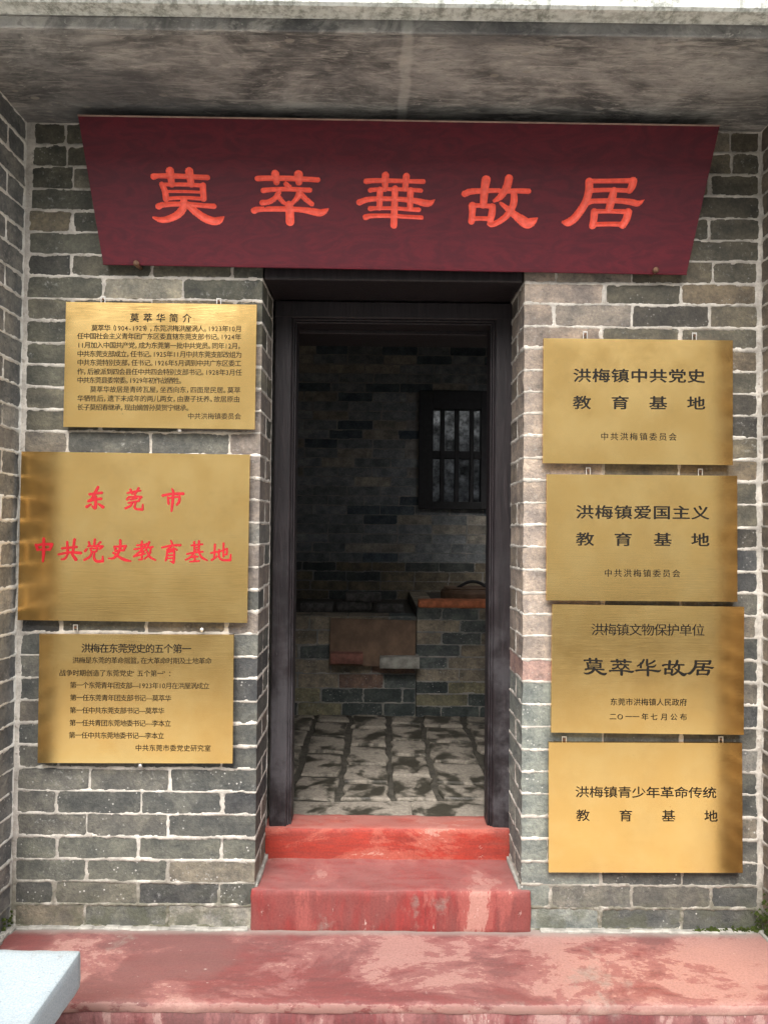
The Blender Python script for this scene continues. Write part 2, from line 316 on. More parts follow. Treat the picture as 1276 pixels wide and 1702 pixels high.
# ------------------------------------------------------------------ brick walls
def unit_bricks():
    out = []
    for k in range(8):
        r = np.random.default_rng(40+k); V = []; nx, nz = 6, 3
        for j in range(nz):
            for i in range(nx):
                x = i/(nx-1)-0.5; z = j/(nz-1)-0.5
                V.append((x, -0.5+r.uniform(-0.012, 0.012), z))
        Fc = [(j*nx+i, j*nx+i+1, (j+1)*nx+i+1, (j+1)*nx+i) for j in range(nz-1) for i in range(nx-1)]
        b0 = len(V); V += [(-0.5, 0.5, -0.5), (0.5, 0.5, -0.5), (0.5, 0.5, 0.5), (-0.5, 0.5, 0.5)]
        Fc += [(b0+1, b0, b0+3, b0+2)]
        Fc.append(tuple([b0, b0+1]+[i for i in range(nx-1, -1, -1)]))
        Fc.append(tuple([b0+2, b0+3]+[(nz-1)*nx+i for i in range(nx)]))
        Fc.append((0, nx, 2*nx, b0+3, b0)); Fc.append((nx-1, b0+1, b0+2, 3*nx-1, 2*nx-1))
        me = pymesh('brick', V, Fc); me.materials.append(MAT['brick']); out.append(me)
    return out
UB = unit_bricks()
def brick_color(r):
    t = r.random()
    if t < 0.11: c = (0.048, 0.050, 0.052)
    elif t < 0.55: c = (0.072, 0.075, 0.071)
    elif t < 0.85: c = (0.088, 0.087, 0.079)
    elif t < 0.95: c = (0.106, 0.097, 0.084)
    else: c = (0.155, 0.152, 0.142)
    k = r.uniform(0.85, 1.15); return tuple(v*k for v in c)
def wall(name, label, cat, path, z0, z1, course, joints, grid=0.005, mat='mortar', color=None, is_part=None, holes=(), jw=0.0052, seed=1, proud=0.0016, wob=0.0048, loc=None, core=0.0, depth=0.10):
    """courses of single bricks set in a modelled skin of mortar that follows the plan path"""
    P = [np.array(p, float) for p in path]; seg = []; U = [0.0]
    for a, b in zip(P[:-1], P[1:]):
        L = np.linalg.norm(b-a); d = (b-a)/L; seg.append((a, d, np.array([d[1], -d[0]]), U[-1], L)); U.append(U[-1]+L)
    rt = thing(name, label, cat, (P[0][0], P[0][1], z0) if loc is None else loc); O = np.array(rt.location)
    us = []
    for (a, d, n, u0, L) in seg:
        k = max(2, int(round(L/grid))); us += list(u0+np.linspace(0, L, k+1)[(1 if us else 0):])
    us = np.array(us); nv = int(round((z1-z0)/grid)); vs = np.linspace(0, z1-z0, nv+1)
    uu, vv = np.meshgrid(us, vs)
    wv = vv+vnoise(uu, vv, 0.13, seed)*0.0022+vnoise(uu, vv, 0.035, seed+1)*0.0012
    wu = uu+vnoise(uu, vv, 0.05, seed+2)*0.0015
    nc = int(round((z1-z0)/course)); ch = (z1-z0)/nc
    ci = np.clip((wv/ch).astype(int), 0, nc-1); D = np.full(uu.shape, -1.0); rnd = random.Random(seed*13)
    rects = []
    for c in range(nc):
        J = sorted(joints(c, rnd)); rects.append(J); m = ci == c
        e = np.array(J); u = wu[m]; v = wv[m]-c*ch
        k = np.clip(np.searchsorted(e, u)-1, 0, len(e)-2)
        w0 = RNG.uniform(-0.002, 0.0025, len(e))
        du = np.minimum(u-e[k]-jw-w0[k], e[k+1]-u-jw-w0[k+1]); t0, t1 = RNG.uniform(-0.0015, 0.002, 2)
        dv = np.minimum(v-jw-t0, ch-v-jw-t1)
        # rounded corners of the opening
        rr = 0.004; du2 = rr-du; dv2 = rr-dv
        cor = rr-np.sqrt(np.maximum(du2, 0)**2+np.maximum(dv2, 0)**2)
        D[m] = np.where((du2 > 0) & (dv2 > 0), cor, np.minimum(du, dv))
    D = D+vnoise(uu, vv, 0.06, seed+6)*wob*0.25+vnoise(uu, vv, 0.016, seed+3)*wob*0.45+vnoise(uu, vv, 0.0075, seed+4)*wob*0.35
    h = np.where(D < 0, proud*sstep(0, -0.004, D)+0.0002, -0.012*sstep(0, 0.006, D)-0.0002)
    h = h+np.where(D < 0, vnoise(uu, vv, 0.011, seed+5)*0.0010, 0)
    X = np.zeros(uu.shape); Y = np.zeros(uu.shape)
    for si, (a, d, n, u0, L) in enumerate(seg):
        m = (uu >= u0-1e-9) & (uu <= u0+L+1e-9); t = uu[m]-u0
        X[m] = a[0]+d[0]*t+n[0]*h[m]; Y[m] = a[1]+d[1]*t+n[1]*h[m]
    for si in range(1, len(seg)):
        n0, n1 = seg[si-1][2], seg[si][2]; a = seg[si][0]; m = np.abs(uu-seg[si][3]) < 1e-7
        hh = np.maximum(h[m], -0.006)
        X[m] = a[0]+(n0[0]+n1[0])*hh; Y[m] = a[1]+(n0[1]+n1[1])*hh
    V = np.stack([X-O[0], Y-O[1], vv+z0-O[2]], -1).reshape(-1, 3)
    nu = len(us); i = np.arange(nv)[:, None]*nu+np.arange(nu-1)[None, :]
    Fc = np.stack([i, i+1, i+nu+1, i+nu], -1)
    keep = np.ones(i.shape, bool)
    for (a0, a1, b0, b1) in holes:
        uc = (us[:-1]+us[1:])/2; vc = (vs[:-1]+vs[1:])/2+z0
        keep &= ~(((uc > a0) & (uc < a1))[None, :] & ((vc > b0) & (vc < b1))[:, None])
    me = mesh_from('mortar', V, Fc[keep], True); me.materials.append(MAT[mat]); put(bpy.data.objects.new('mortar', me), rt)
    # solid backing so that the wall has its thickness
    if core:
        mb = MB()
        for (a, d, n, u0, L) in seg:
            i0 = 0.03 if u0 > 1e-6 else 0.0; i1 = 0.03 if u0+L < U[-1]-1e-6 else 0.0
            p = a+d*i0-n*0.016; q = a+d*(L-i1)-n*0.016; e = core
            lo = (min(p[0], q[0], p[0]-n[0]*e, q[0]-n[0]*e)-O[0], min(p[1], q[1], p[1]-n[1]*e, q[1]-n[1]*e)-O[1], z0-O[2]+0.001)
            hi = (max(p[0], q[0], p[0]-n[0]*e, q[0]-n[0]*e)-O[0], max(p[1], q[1], p[1]-n[1]*e, q[1]-n[1]*e)-O[1], z1-O[2]-0.001)
            mb.box(lo, hi, 0.001)
        mb.build('wall_core', MAT['mortar_in'], rt)
    far = MB(); cnt = 0
    for c in range(nc):
        J = rects[c]; zc = z0+(c+0.5)*ch
        for j in range(len(J)-1):
            ua, ub = J[j]+0.0025, J[j+1]-0.0025
            if ub-ua < 0.012: continue
            um = (ua+ub)/2
            if any(a0-0.03 < um < a1+0.03 and b0 < zc < b1 for (a0, a1, b0, b1) in holes): continue
            s0 = max([k for k in range(len(seg)) if seg[k][3] <= ua+1e-6]); a, d, n, u0, L = seg[s0]
            e1 = min(ub, u0+L); dep = depth; jit = rnd.uniform(-0.001, 0.0012)
            if ub > u0+L+0.004: dep = ub-(u0+L)          # corner brick: wraps onto the next face
            cen = a+d*((ua+e1)/2-u0)-n*(dep/2-jit); wid = e1-ua
            ang = math.atan2(d[1], d[0])
            col = color(c, um, zc, rnd) if color else brick_color(rnd)
            if is_part is None or (is_part(um, zc) and cnt < 299):
                o = bpy.data.objects.new('brick', UB[rnd.randrange(8)]); COL.objects.link(o); o.parent = rt; cnt += 1
                o.location = (cen[0]-O[0], cen[1]-O[1], zc-O[2]); o.rotation_euler = (rnd.uniform(-0.012, 0.012), rnd.uniform(-0.006, 0.006), ang+rnd.uniform(-0.004, 0.004))
                o.scale = (wid, dep, ch-0.004); o.color = (*col, 1)
            else:
                Mx = Matrix.Translation((cen[0]-O[0], cen[1]-O[1], zc-O[2])) @ Matrix.Rotation(ang, 4, 'Z')
                far.box((-wid/2, -dep/2, -(ch-0.004)/2), (wid/2, dep/2, (ch-0.004)/2), 0.002, Mx)
    if far.V: far.build('brick', MAT['brick_far'], rt, kind='stuff')
    return rt

def fx(px): return at(px, 880, 0)[0]
H = 2.513; CO = H/36
XL, XR = fx(31), fx(1265)            # inner corners of the porch
DL, DR = fx(431), fx(869)            # door opening in the facade
print('facade', XL, XR, DL, DR)
REV = 0.235
def jl(c, r):
    up = c/36.0; s = 0.0019*(6+14*up)-0.012
    if c >= 34: base = [fx(x) for x in (98, 160, 225, 290, 355, 400)]
    elif c % 2 == 0: base = [fx(155)+s, fx(289)+s]
    else: base = [fx(102)+s, fx(239)+s, fx(372)+s]
    J = [0.012 if c < 32 else 0.02]+[b-XL+r.uniform(-0.007, 0.007) for b in base]
    W = DL-XL
    return J+([W+0.112+r.uniform(-0.004, 0.004), W+REV] if c % 2 == 0 else [W+REV])
def cl(c, u, z, r):
    col = list(brick_color(r)); W = DL-XL
    if z > 1.55: col = [col[0]*1.0, col[1]*0.97, col[2]*0.86]
    if z < 0.28: col = [col[0]*1.15, col[1]*1.15, col[2]*1.08]
    if u > W-0.08 and 0.9 < z < 1.85 and r.random() < 0.6: col = [0.15, 0.132, 0.12]
    if u > W+0.02: col = [x*0.95 for x in col]
    return col
wall('brick_pier', 'grey brick pier left of the doorway, carrying three brass plaques', 'brick wall', [(XL, 0), (DL, 0), (DL, REV)], 0, H, CO, jl, 0.005, 'mortar', cl, seed=3, core=0.17)
def jr(c, r):
    if c >= 34: base = [fx(x) for x in (925, 990, 1060, 1130, 1215)]
    elif c % 2 == 0: base = [fx(999), fx(1130)]
    else: base = [fx(918), fx(1050), fx(1181)]
    W = XR-DR
    J = ([0.0, REV-0.112+r.uniform(-0.004, 0.004)] if c % 2 == 0 else [0.0])
    return J+[REV+b-DR+r.uniform(-0.007, 0.007) for b in base]+[REV+W-(0.012 if c < 30 else 0.006)]
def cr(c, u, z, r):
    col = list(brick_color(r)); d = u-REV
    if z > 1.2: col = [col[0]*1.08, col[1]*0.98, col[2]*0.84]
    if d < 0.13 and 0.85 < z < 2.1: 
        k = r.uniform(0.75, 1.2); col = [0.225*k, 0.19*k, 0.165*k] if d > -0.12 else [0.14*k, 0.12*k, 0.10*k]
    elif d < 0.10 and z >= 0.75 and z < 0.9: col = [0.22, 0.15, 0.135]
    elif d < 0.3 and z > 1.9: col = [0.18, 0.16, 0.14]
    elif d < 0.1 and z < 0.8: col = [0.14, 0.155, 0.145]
    return col
# the first leg runs out of the reveal towards the facade
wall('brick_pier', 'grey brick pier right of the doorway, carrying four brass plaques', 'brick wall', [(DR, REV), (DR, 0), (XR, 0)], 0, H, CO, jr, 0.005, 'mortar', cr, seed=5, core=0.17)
LZ = at(650, 466, 0)[2]; n_c = int(round((H-(LZ+0.11))/CO))
def jo(c, r):
    L = DR-DL; s = 0.12 if c % 2 else 0.0
    return [0]+[x for x in np.arange(s or 0.245, L-0.05, 0.245)]+[L]
wall('brick_wall', 'short run of grey brick above the door lintel, mostly behind the red board', 'brick wall', [(DL+0.002, 0.0), (DR-0.002, 0.0)], LZ+0.111, H, (H-LZ-0.111)/n_c, jo, 0.006, 'mortar', None, seed=8, core=0.2)
# side walls of the porch with the street front beside them
PD = 0.47; PR = 0.368; PL = 0.352   # depth of the roof slab and of the two side walls
def js(c, r, first):
    w1 = 1.1
    if first:   # street front, corner, side wall
        base = [x for x in np.arange(0.0 if c % 2 else -0.12, w1-0.1, 0.245)]
        base = [max(0, b) for b in base]
        tail = [w1+0.112, w1+PL] if c % 2 else [w1+0.235, w1+PL-0.004]
        return base+tail
    head = [0, PR-0.112] if c % 2 else [0.004, PR-0.235]
    return head+[PR+0.12+(0.12 if c % 2 else 0.0)+k*0.245 for k in range(4)]+[PR+w1]
def cs(c, u, z, r):
    col = brick_color(r); 
    return (col[0]*0.8+0.075, col[1]*0.8+0.078, col[2]*0.8+0.08)
GZ = -0.21
wall('brick_wall', 'left side wall of the porch, grey brick with bright white joints', 'brick wall', [(XL-1.1, -PL), (XL, -PL), (XL, 0)], 0, H, CO, lambda c, r: js(c, r, True), 0.006, 'mortar_side', cs, seed=11, proud=0.003, core=0.2, is_part=lambda u, z: True)
def cs2(c, u, z, r):
    col = brick_color(r); return (col[0]*0.5+0.070, col[1]*0.45+0.056, col[2]*0.4+0.044)
wall('brick_wall', 'right side wall of the porch, brownish grey brick with cream joints', 'brick wall', [(XR, 0), (XR, -PR), (XR+1.1, -PR)], 0, H, CO, lambda c, r: js(c, r, False), 0.006, 'mortar', cs2, seed=13, proud=0.003, core=0.2, is_part=lambda u, z: True)
for sgn, x0, x1, lab in ((-1, XL-1.1, XL-0.012, 'grey cement base under the left front wall of the house'), (1, XR+0.012, XR+1.1, 'grey cement base under the right front wall of the house')):
    MB().box((x0, -(PL if sgn < 0 else PR)-0.012, GZ), (x1, 0.2, -0.002), 0.004).build('wall_base', MAT['cement'], label=lab, cat='wall base')

# ------------------------------------------------------------------ roof slab over the porch
SL = MB()
nxs, nys = 120, 40
ys = np.linspace(-PD-0.015, 0.0, nys+1); xs = np.linspace(XL-1.2, XR+1.2, nxs+1)
V = []
for y in ys:
    for x in xs:
        z = H+0.004+0.004*math.sin(x*2.3+1)+0.003*float(vnoise(x, y, 0.2, 3))
        z -= 0.020*max(0, 1-abs(y+PD-0.022)/0.012) if y < -PD+0.04 else 0
        z += 0.03*max(0.0, -(y+0.10)/0.4)*0.5
        V.append((x, y, z))
i = np.arange(nys)[:, None]*(nxs+1)+np.arange(nxs)[None, :]
Fc = np.stack([i, i+nxs+1, i+nxs+2, i+1], -1).reshape(-1, 4)
slab = thing('porch_roof', 'stained concrete slab roofing the porch, its pale front edge along the top', 'concrete roof', (0, 0, H))
me = mesh_from('soffit', np.array(V)-np.array([0, 0, H]), Fc, True); me.materials.append(MAT['concrete']); put(bpy.data.objects.new('soffit', me), slab)
zb = at(638, 33, -PD-0.02)[2]-H
MB().box((XL-1.2, -PD-0.075, zb), (XR+1.2, -PD-0.014, zb+0.26), 0.006).build('slab_edge', MAT['slab_edge'], slab)
MB().box((XL-1.2, -PD-0.012, 0.062), (XR+1.2, 0.3, 0.24), 0.004).build('slab_top', MAT['slab_edge'], slab)
MB().box((XL-1.2, -PD-0.013, -0.012), (XR+1.2, -PD-0.001, zb+0.02), 0.003).build('drip_edge', MAT['concrete'], slab)
# plastered ceiling of the room behind
ZC = 2.585
cl_ = MB()
for a, b in (((-1.75, 0.241, ZC), (2.05, 1.2, ZC+0.1)), ((-1.75, 1.2005, ZC), (0.8, 2.2, ZC+0.1)), ((1.55, 1.2005, ZC), (2.05, 2.2, ZC+0.1)), ((-1.75, 2.2005, ZC), (2.05, 3.5, ZC+0.1))): cl_.box(a, b, 0.0005)
cl_.build('ceiling', MAT['concrete'], kind='structure')   # unseen roof opening added to let more light into the room

# ------------------------------------------------------------------ red steps, porch floor, ground
def block(name, mat, a, b, parent=None, grid=0.03, amp=0.0035, rr=0.012, seed=1, taper=0.0, **kw):
    """solid block with a slightly uneven, round-edged skin"""
    a = np.array(a, float); b = np.array(b, float); V = []; Fc = []; c = (a+b)/2; hlf = (b-a)/2
    for ax in range(3):
        o1, o2 = (ax+1) % 3, (ax+2) % 3
        n1 = max(1, int((b-a)[o1]/grid)); n2 = max(1, int((b-a)[o2]/grid))
        g1 = np.concatenate([[a[o1]], np.linspace(a[o1]+rr*0.35, b[o1]-rr*0.35, n1+1), [b[o1]]]); g2 = np.concatenate([[a[o2]], np.linspace(a[o2]+rr*0.35, b[o2]-rr*0.35, n2+1), [b[o2]]])
        for s in (0, 1):
            base = len(V); A, B = np.meshgrid(g1, g2, indexing='ij'); P = np.zeros((*A.shape, 3)); P[..., o1] = A; P[..., o2] = B; P[..., ax] = (a, b)[s][ax]
            Q = P-c; inn = np.clip(Q, -(hlf-rr), hlf-rr); dd = Q-inn; ln = np.linalg.norm(dd, axis=-1, keepdims=True); ln[ln == 0] = 1
            P = c+inn+dd/ln*rr
            N = dd/ln; k = (vnoise(P[..., 0]+P[..., 2]*0.7, P[..., 1]+P[..., 2]*0.9, 0.07, seed)*0.7+vnoise(P[..., 0]-P[..., 2], P[..., 1]*1.1+P[..., 2], 0.022, seed+1)*0.35)*amp
            P = P+N*k[..., None]
            V += [tuple(p) for p in P.reshape(-1, 3)]; m2 = len(g2)
            for i in range(len(g1)-1):
                for j in range(m2-1):
                    q = (base+i*m2+j, base+(i+1)*m2+j, base+(i+1)*m2+j+1, base+i*m2+j+1); Fc.append(q if s else q[::-1])
    me = pymesh(name, V, Fc, True); me.materials.append(MAT[mat] if isinstance(mat, str) else mat)
    return put(bpy.data.objects.new(name, me), parent, **kw)
LF = -0.372
pl = thing('porch_floor', 'worn red painted cement ledge running across the foot of the porch', 'ledge', (0, LF/2, 0), kind='structure')
block('ledge_top', 'red_ledge', (XL-0.01, LF-0.004, -0.03), (XR+0.01, 0.25, 0.0), pl, 0.02, 0.003, 0.012, 5).location = (0, -LF/2, 0)
block('ledge_front', 'red_front', (XL-0.01, LF, GZ), (XR+0.01, 0.2, -0.024), pl, 0.03, 0.003, 0.006, 9).location = (0, -LF/2, 0)
s1z = at(650, 1480, -0.012)[2]; s1l = at(416, 1520, -0.012)[0]; s1r = at(883, 1520, -0.012)[0]
R1 = REV-0.02
s2z = at(650, 1377, R1)[2]; s2b = 0.345
print('steps', s1z, s2z, s1l, s1r)
st = thing('door_step', 'red painted cement steps rising to the doorway', 'steps', (0, 0, 0))
block('lower_step', 'red_riser', (s1l, -0.014, -0.01), (s1r, R1+0.02, s1z), st, 0.015, 0.004, 0.010, 12, label='lower darker red step with streaked riser')
block('threshold', 'red_bright', (DL-0.01, R1, 0.0), (DR+0.01, s2b, s2z), st, 0.015, 0.004, 0.012, 14, label='bright red threshold under the door frame')
block('cement_edge', 'cement', (DL-0.005, 0.0, s1z-0.01), (DL+0.012, R1+0.01, s1z+0.014), st, 0.02, 0.004, 0.008, 17)
block('cement_edge', 'cement', (DR-0.012, 0.0, s1z-0.01), (DR+0.005, R1+0.01, s1z+0.014), st, 0.02, 0.004, 0.008, 18)
# cement fillets where the ledge meets the walls
fil = MB()
for k in range(60):
    x = XL+(XR-XL)*k/59
    if s1l-0.01 < x < s1r+0.01: continue
    fil.box((x-0.022, -0.014-0.006*random.random(), -0.004), (x+0.024, 0.01, 0.004+0.005*random.random()), 0.004)
for sx in (XL, XR):
    for k in range(14):
        y = -0.36+0.36*k/13; e = 0.016+0.008*random.random()
        fil.box((sx-(e if sx > 0 else 0.01), y-0.02, -0.004), (sx+(e if sx < 0 else 0.01), y+0.02, 0.010+0.006*random.random()), 0.005)
fo = fil.build('cement_fillet', MAT['cement'], pl, kind='stuff'); fo.location = (0, -LF/2, 0)
# moss in the right hand corner
ms = MB(); r = random.Random(5)
for k in range(260):
    t = r.random()
    if 0.8 < t < 0.93: continue
    if t < 0.45: x, y, z = XR-0.01-abs(r.gauss(0, 0.012)), -r.random()*0.10, 0.004+abs(r.gauss(0, 0.05))
    elif t < 0.8: x, y, z = XR-r.random()*0.22, -0.006-r.random()*0.006, 0.004+abs(r.gauss(0, 0.006))
    else: x, y, z = XL+0.004+abs(r.gauss(0, 0.003)), -r.random()*0.06, 0.004+abs(r.gauss(0, 0.03))
    if x > 0 and t < 0.45 and y < -0.02: x = XR-0.004-r.random()*0.006
    s = r.uniform(0.003, 0.008)
    ms.add([(x-s, y, z-s), (x+s, y-s*0.6, z-s*0.4), (x, y-s, z+s), (x+s*0.3, y+s, z)], [(0, 1, 2), (1, 3, 2), (3, 0, 2), (0, 3, 1)])
ms.build('moss', MAT['moss'], label='green moss tufts in the damp foot of the porch corners', cat='moss', kind='stuff')
V = [(x, y, GZ-0.002+0.01*float(vnoise(x, y, 1.1, 4))) for y in np.linspace(-60, 0.1, 61) for x in np.linspace(-60, 60, 61)]
i = np.arange(60)[:, None]*61+np.arange(60)[None, :]
me = mesh_from('ground', V, np.stack([i, i+1, i+62, i+61], -1).reshape(-1, 4), True); me.materials.append(MAT['pavement']); put(bpy.data.objects.new('ground', me), kind='structure')

# granite bench at the lower left
bx = -0.733; by = -0.51; tz = at(137, 1577, by)[2]; bzb = at(137, 1641, by)[2]; print('bench', tz, bzb, at(137, 1577, by))
bx = at(137, 1577, by)[0]; bn = thing('granite_bench', 'pale blue grey granite bench slab jutting in at the lower left corner', 'bench', (bx-0.6, by-0.2, GZ))
def rel(o, p): o.location = -Vector(p.location); return o
rel(block('seat', 'granite', (bx-1.3, by-0.42, bzb), (bx, by, tz), bn, 0.02, 0.004, 0.010, 21), bn)
rel(block('leg', 'granite', (bx-0.30, by-0.38, GZ), (bx-0.16, by-0.05, bzb-0.002), bn, 0.06, 0.001, 0.005, 22), bn)
rel(block('leg', 'granite', (bx-1.14, by-0.38, GZ), (bx-1.0, by-0.05, bzb-0.002), bn, 0.06, 0.001, 0.005, 23), bn)

# ------------------------------------------------------------------ door frame and lintel
ZL = LZ
lt = thing('door_lintel', 'dark wooden lintel across the top of the doorway, under the red board', 'lintel', ((DL+DR)/2, 0.1, ZL))
def lb(name, a, b, bev=0.004, mat='wood_dark', parent=lt):
    o = MB().box(a, b, bev).build(name, MAT[mat], parent); o.location = -Vector(parent.location); return o
lb('beam', (DL+0.003, 0.004, ZL), (DR-0.003, 0.115, ZL+0.108)); lb('beam', (DL+0.003, 0.118, ZL+0.004), (DR-0.003, 0.238, ZL+0.106))
YF = 0.228
fl, fr, ftop = at(457, 700, YF)[0], at(850, 700, YF)[0], at(650, 503, YF)[2]
fl = DL-0.012+0.012; 
fil_, fir_ = at(489, 900, YF+0.01)[0], at(813, 900, YF+0.01)[0]; fit_ = at(650, 538, YF+0.01)[2]
fl = at(453, 900, YF)[0]; fr = at(852, 900, YF)[0]
print('frame', fl, fr, ftop, fil_, fir_, fit_, 'reveal', DL, DR)
df = thing('door_frame', 'dark brown wooden door frame standing open in the brick doorway', 'door frame', ((fl+fr)/2, YF, s2z))
def fb(name, a, b, bev=0.003, **k):
    o = MB().box(a, b, bev).build(name, MAT['wood_dark'], df, **k); o.location = -Vector(df.location); return o
for s, xo, xi in ((1, fl, fil_), (-1, fr, fir_)):
    fb('jamb', (xo, YF, s2z-0.012), (xi-s*0.014, YF+0.10, ftop), 0.004)
    fb('moulding', (xi-s*0.0138, YF+0.008, s2z-0.010), (xi-s*0.007, YF+0.10, fit_+0.010), 0.002)
    fb('moulding', (xi-s*0.0068, YF+0.016, s2z-0.010), (xi, YF+0.10, fit_+0.003), 0.002)
fb('head', (fl-0.001, YF-0.0015, fit_+0.0145), (fr+0.001, YF+0.10, ftop+0.003), 0.004)
fb('moulding', (fil_-0.0136, YF+0.0075, fit_+0.0072), (fir_+0.0136, YF+0.10, fit_+0.0142), 0.002)
fb('moulding', (fil_-0.0066, YF+0.0155, fit_), (fir_+0.0066, YF+0.10, fit_+0.007), 0.002)
fb('head', (fil_-0.03, YF+0.11, fit_-0.012), (fir_+0.03, YF+0.30, fit_+0.05), 0.003)
# wall behind the frame closing the gaps
ew = thing('room_front_wall', 'dark inner face of the front wall around the door frame', 'wall', (0, 0.36, 0.17))
for a, b in (((-1.75, 0.246, 0.0), (DL-0.004, 0.40, ZC-0.001)), ((DR+0.004, 0.246, 0.0), (2.05, 0.40, ZC-0.001)), ((DL-0.003, 0.342, fit_+0.052), (DR+0.003, 0.40, ZC-0.001))):
    o = MB().box(a, b, 0.002).build('wall_panel', MAT['mortar_in'], ew); o.location = -Vector(ew.location)

# ------------------------------------------------------------------ red name board with carved characters
B_T, B_B = -0.105, -0.034
bc = [at(130, 193, B_T), at(1195, 210, B_T), at(1140, 455, B_B), at(172, 438, B_B)]
bo = (bc[0]+bc[1]+bc[2]+bc[3])/4
bxv = (bc[1]-bc[0]); bxv /= np.linalg.norm(bxv); up = (bc[0]+bc[1])/2-(bc[2]+bc[3])/2; up -= bxv*up.dot(bxv); up /= np.linalg.norm(up); bn_ = np.cross(bxv, up)   # faces the viewer
def on_board(px, py):
    d = ray(px, py); t = (bo-CAM).dot(bn_)/d.dot(bn_); p = CAM+d*t-bo; return p.dot(bxv), p.dot(up)
BQ = [on_board(130, 193), on_board(1195, 210), on_board(1140, 455), on_board(172, 438)]
def catmull(pts, n=8):
    P = np.array(pts, float)
    if len(P) == 2: return np.array([P[0]+(P[1]-P[0])*t for t in np.linspace(0, 1, 4)])
    E = np.vstack([2*P[0]-P[1], P, 2*P[-1]-P[-2]]); out = []
    for k in range(1, len(E)-2):
        for t in np.linspace(0, 1, n, endpoint=False):
            a, b_, c, d = E[k-1], E[k], E[k+1], E[k+2]
            out.append(0.5*((2*b_)+(-a+c)*t+(2*a-5*b_+4*c-d)*t*t+(-a+3*b_-3*c+d)*t**3))
    out.append(E[-2]); out = np.array(out); out[:, 2] = np.maximum(out[:, 2], 1.0); return out
def S(txt):
    """strokes: 'x,y,r x,y,r; ...'"""
    return [[tuple(map(float, p.split(','))) for p in s.split()] for s in txt.split(';') if s.strip()]
G = {}
G['莫'] = S('160,215,50 230,205,38 400,205,42 600,212,40 850,225,40 965,230,42;405,130,62 415,210,55 425,330,50;695,135,62 705,220,58 720,330,50;275,330,40 320,440,48 330,550,48;290,335,30 600,335,32 880,350,32;895,350,48 895,450,48 900,550,46;350,440,22 600,440,24 850,450,22;330,550,30 600,535,28 880,550,30;215,665,50 300,640,42 600,630,38 900,655,38 1050,665,42;600,560,52 590,680,58 500,790,60 350,860,52 230,870,42 130,835,18;660,640,50 760,740,55 900,840,62 1030,890,62 1120,880,55 1190,830,14')
G['萃'] = S('170,245,42 300,240,42 600,242,42 900,255,40 1080,265,40;440,175,62 450,240,58 460,300,48;790,185,68 790,240,64 795,300,52;595,325,36 640,370,45;255,425,42 400,410,36 650,405,36 850,415,36 955,420,40;490,455,40 430,540,40 330,600,42 235,610,44;470,500,36 530,580,36 570,620,28;800,455,45 770,530,45 690,620,28;830,490,40 900,560,42 985,630,38;110,730,50 200,710,42 500,705,42 800,715,42 1000,745,55 1110,765,55 1180,740,40 1235,700,8;640,640,60 650,760,66 652,900,66')
G['華'] = S('215,240,44 350,230,38 600,232,36 850,240,34 1075,245,38;505,150,56 500,260,50 498,360,42;820,165,54 812,260,50 800,360,42;275,375,38 400,362,30 650,360,30 900,370,32 1040,380,34;420,370,50 418,500,48 415,640,45;650,350,50 645,500,50 640,700,52 632,910,52;885,380,52 880,500,48 878,650,45;110,560,48 220,520,42 400,505,38 700,510,38 950,535,45 1100,570,55 1180,570,45 1250,520,8;275,655,40 400,648,30 640,650,30 850,665,32 1010,672,36;205,785,46 300,765,36 600,765,34 850,780,32 1050,790,34')
G['故'] = S('105,430,50 200,395,48 400,385,40 620,380,36;425,220,70 410,320,64 400,450,60 390,600,55;225,610,60 225,720,50 215,850,50;220,605,35 380,610,35 530,620,40;530,620,50 525,720,55 500,830,50;210,810,38 350,805,35 500,810,38;770,195,62 750,300,62 700,400,58 640,480,48 555,535,28;760,390,38 900,385,40 1070,390,42;850,420,50 855,540,55 820,660,52 730,780,50 620,860,45 520,900,40 470,885,20;655,575,25 740,640,40 860,740,55 980,830,75 1060,880,80 1130,860,65 1215,800,12')
G['居'] = S('430,200,62 430,330,60 400,470,60 340,600,62 230,750,62 130,820,60 50,815,22;430,190,36 700,190,36 1060,185,40;1095,190,62 1080,270,58 1045,335,48;450,335,36 700,325,34 1030,335,36;420,510,50 500,495,40 700,490,40 900,490,42 1080,510,48 1180,530,46 1270,480,10;810,330,50 785,450,62 750,610,58;525,660,58 520,770,55 505,870,55;530,650,36 780,650,34 1030,655,40;1040,660,60 1015,770,60 965,860,58;520,850,36 760,845,36 970,850,40')
G['华'] = S('450,150,45 350,330,50 150,470,30;310,330,50 310,540,50;950,200,42 780,320,42 600,390,28;600,150,52 600,400,50 680,490,46 900,490,46 1010,400,22;90,700,50 300,670,42 700,670,42 950,700,55 1100,720,58 1180,700,40 1240,650,10;640,560,58 640,760,60 640,930,60')
def sdf(X, Y, strokes):
    D = np.full(X.shape, 1e9)
    for s in strokes:
        C = catmull(s)
        for a, b_ in zip(C[:-1], C[1:]):
            dx, dy = b_[0]-a[0], b_[1]-a[1]; L2 = dx*dx+dy*dy+1e-9
            R = max(a[2], b_[2])+60
            x0, x1, y0, y1 = min(a[0], b_[0])-R, max(a[0], b_[0])+R, min(a[1], b_[1])-R, max(a[1], b_[1])+R
            m = (X > x0) & (X < x1) & (Y > y0) & (Y < y1)
            if not m.any(): continue
            x, y = X[m], Y[m]; t = np.clip(((x-a[0])*dx+(y-a[1])*dy)/L2, 0, 1)
            D[m] = np.minimum(D[m], np.hypot(x-a[0]-dx*t, y-a[1]-dy*t)-(a[2]+(b_[2]-a[2])*t))
    return D
ZS = 1276/140.0
board = thing('name_board', 'dark red wooden name board over the door with five carved vermilion characters', 'sign board', tuple(bo))
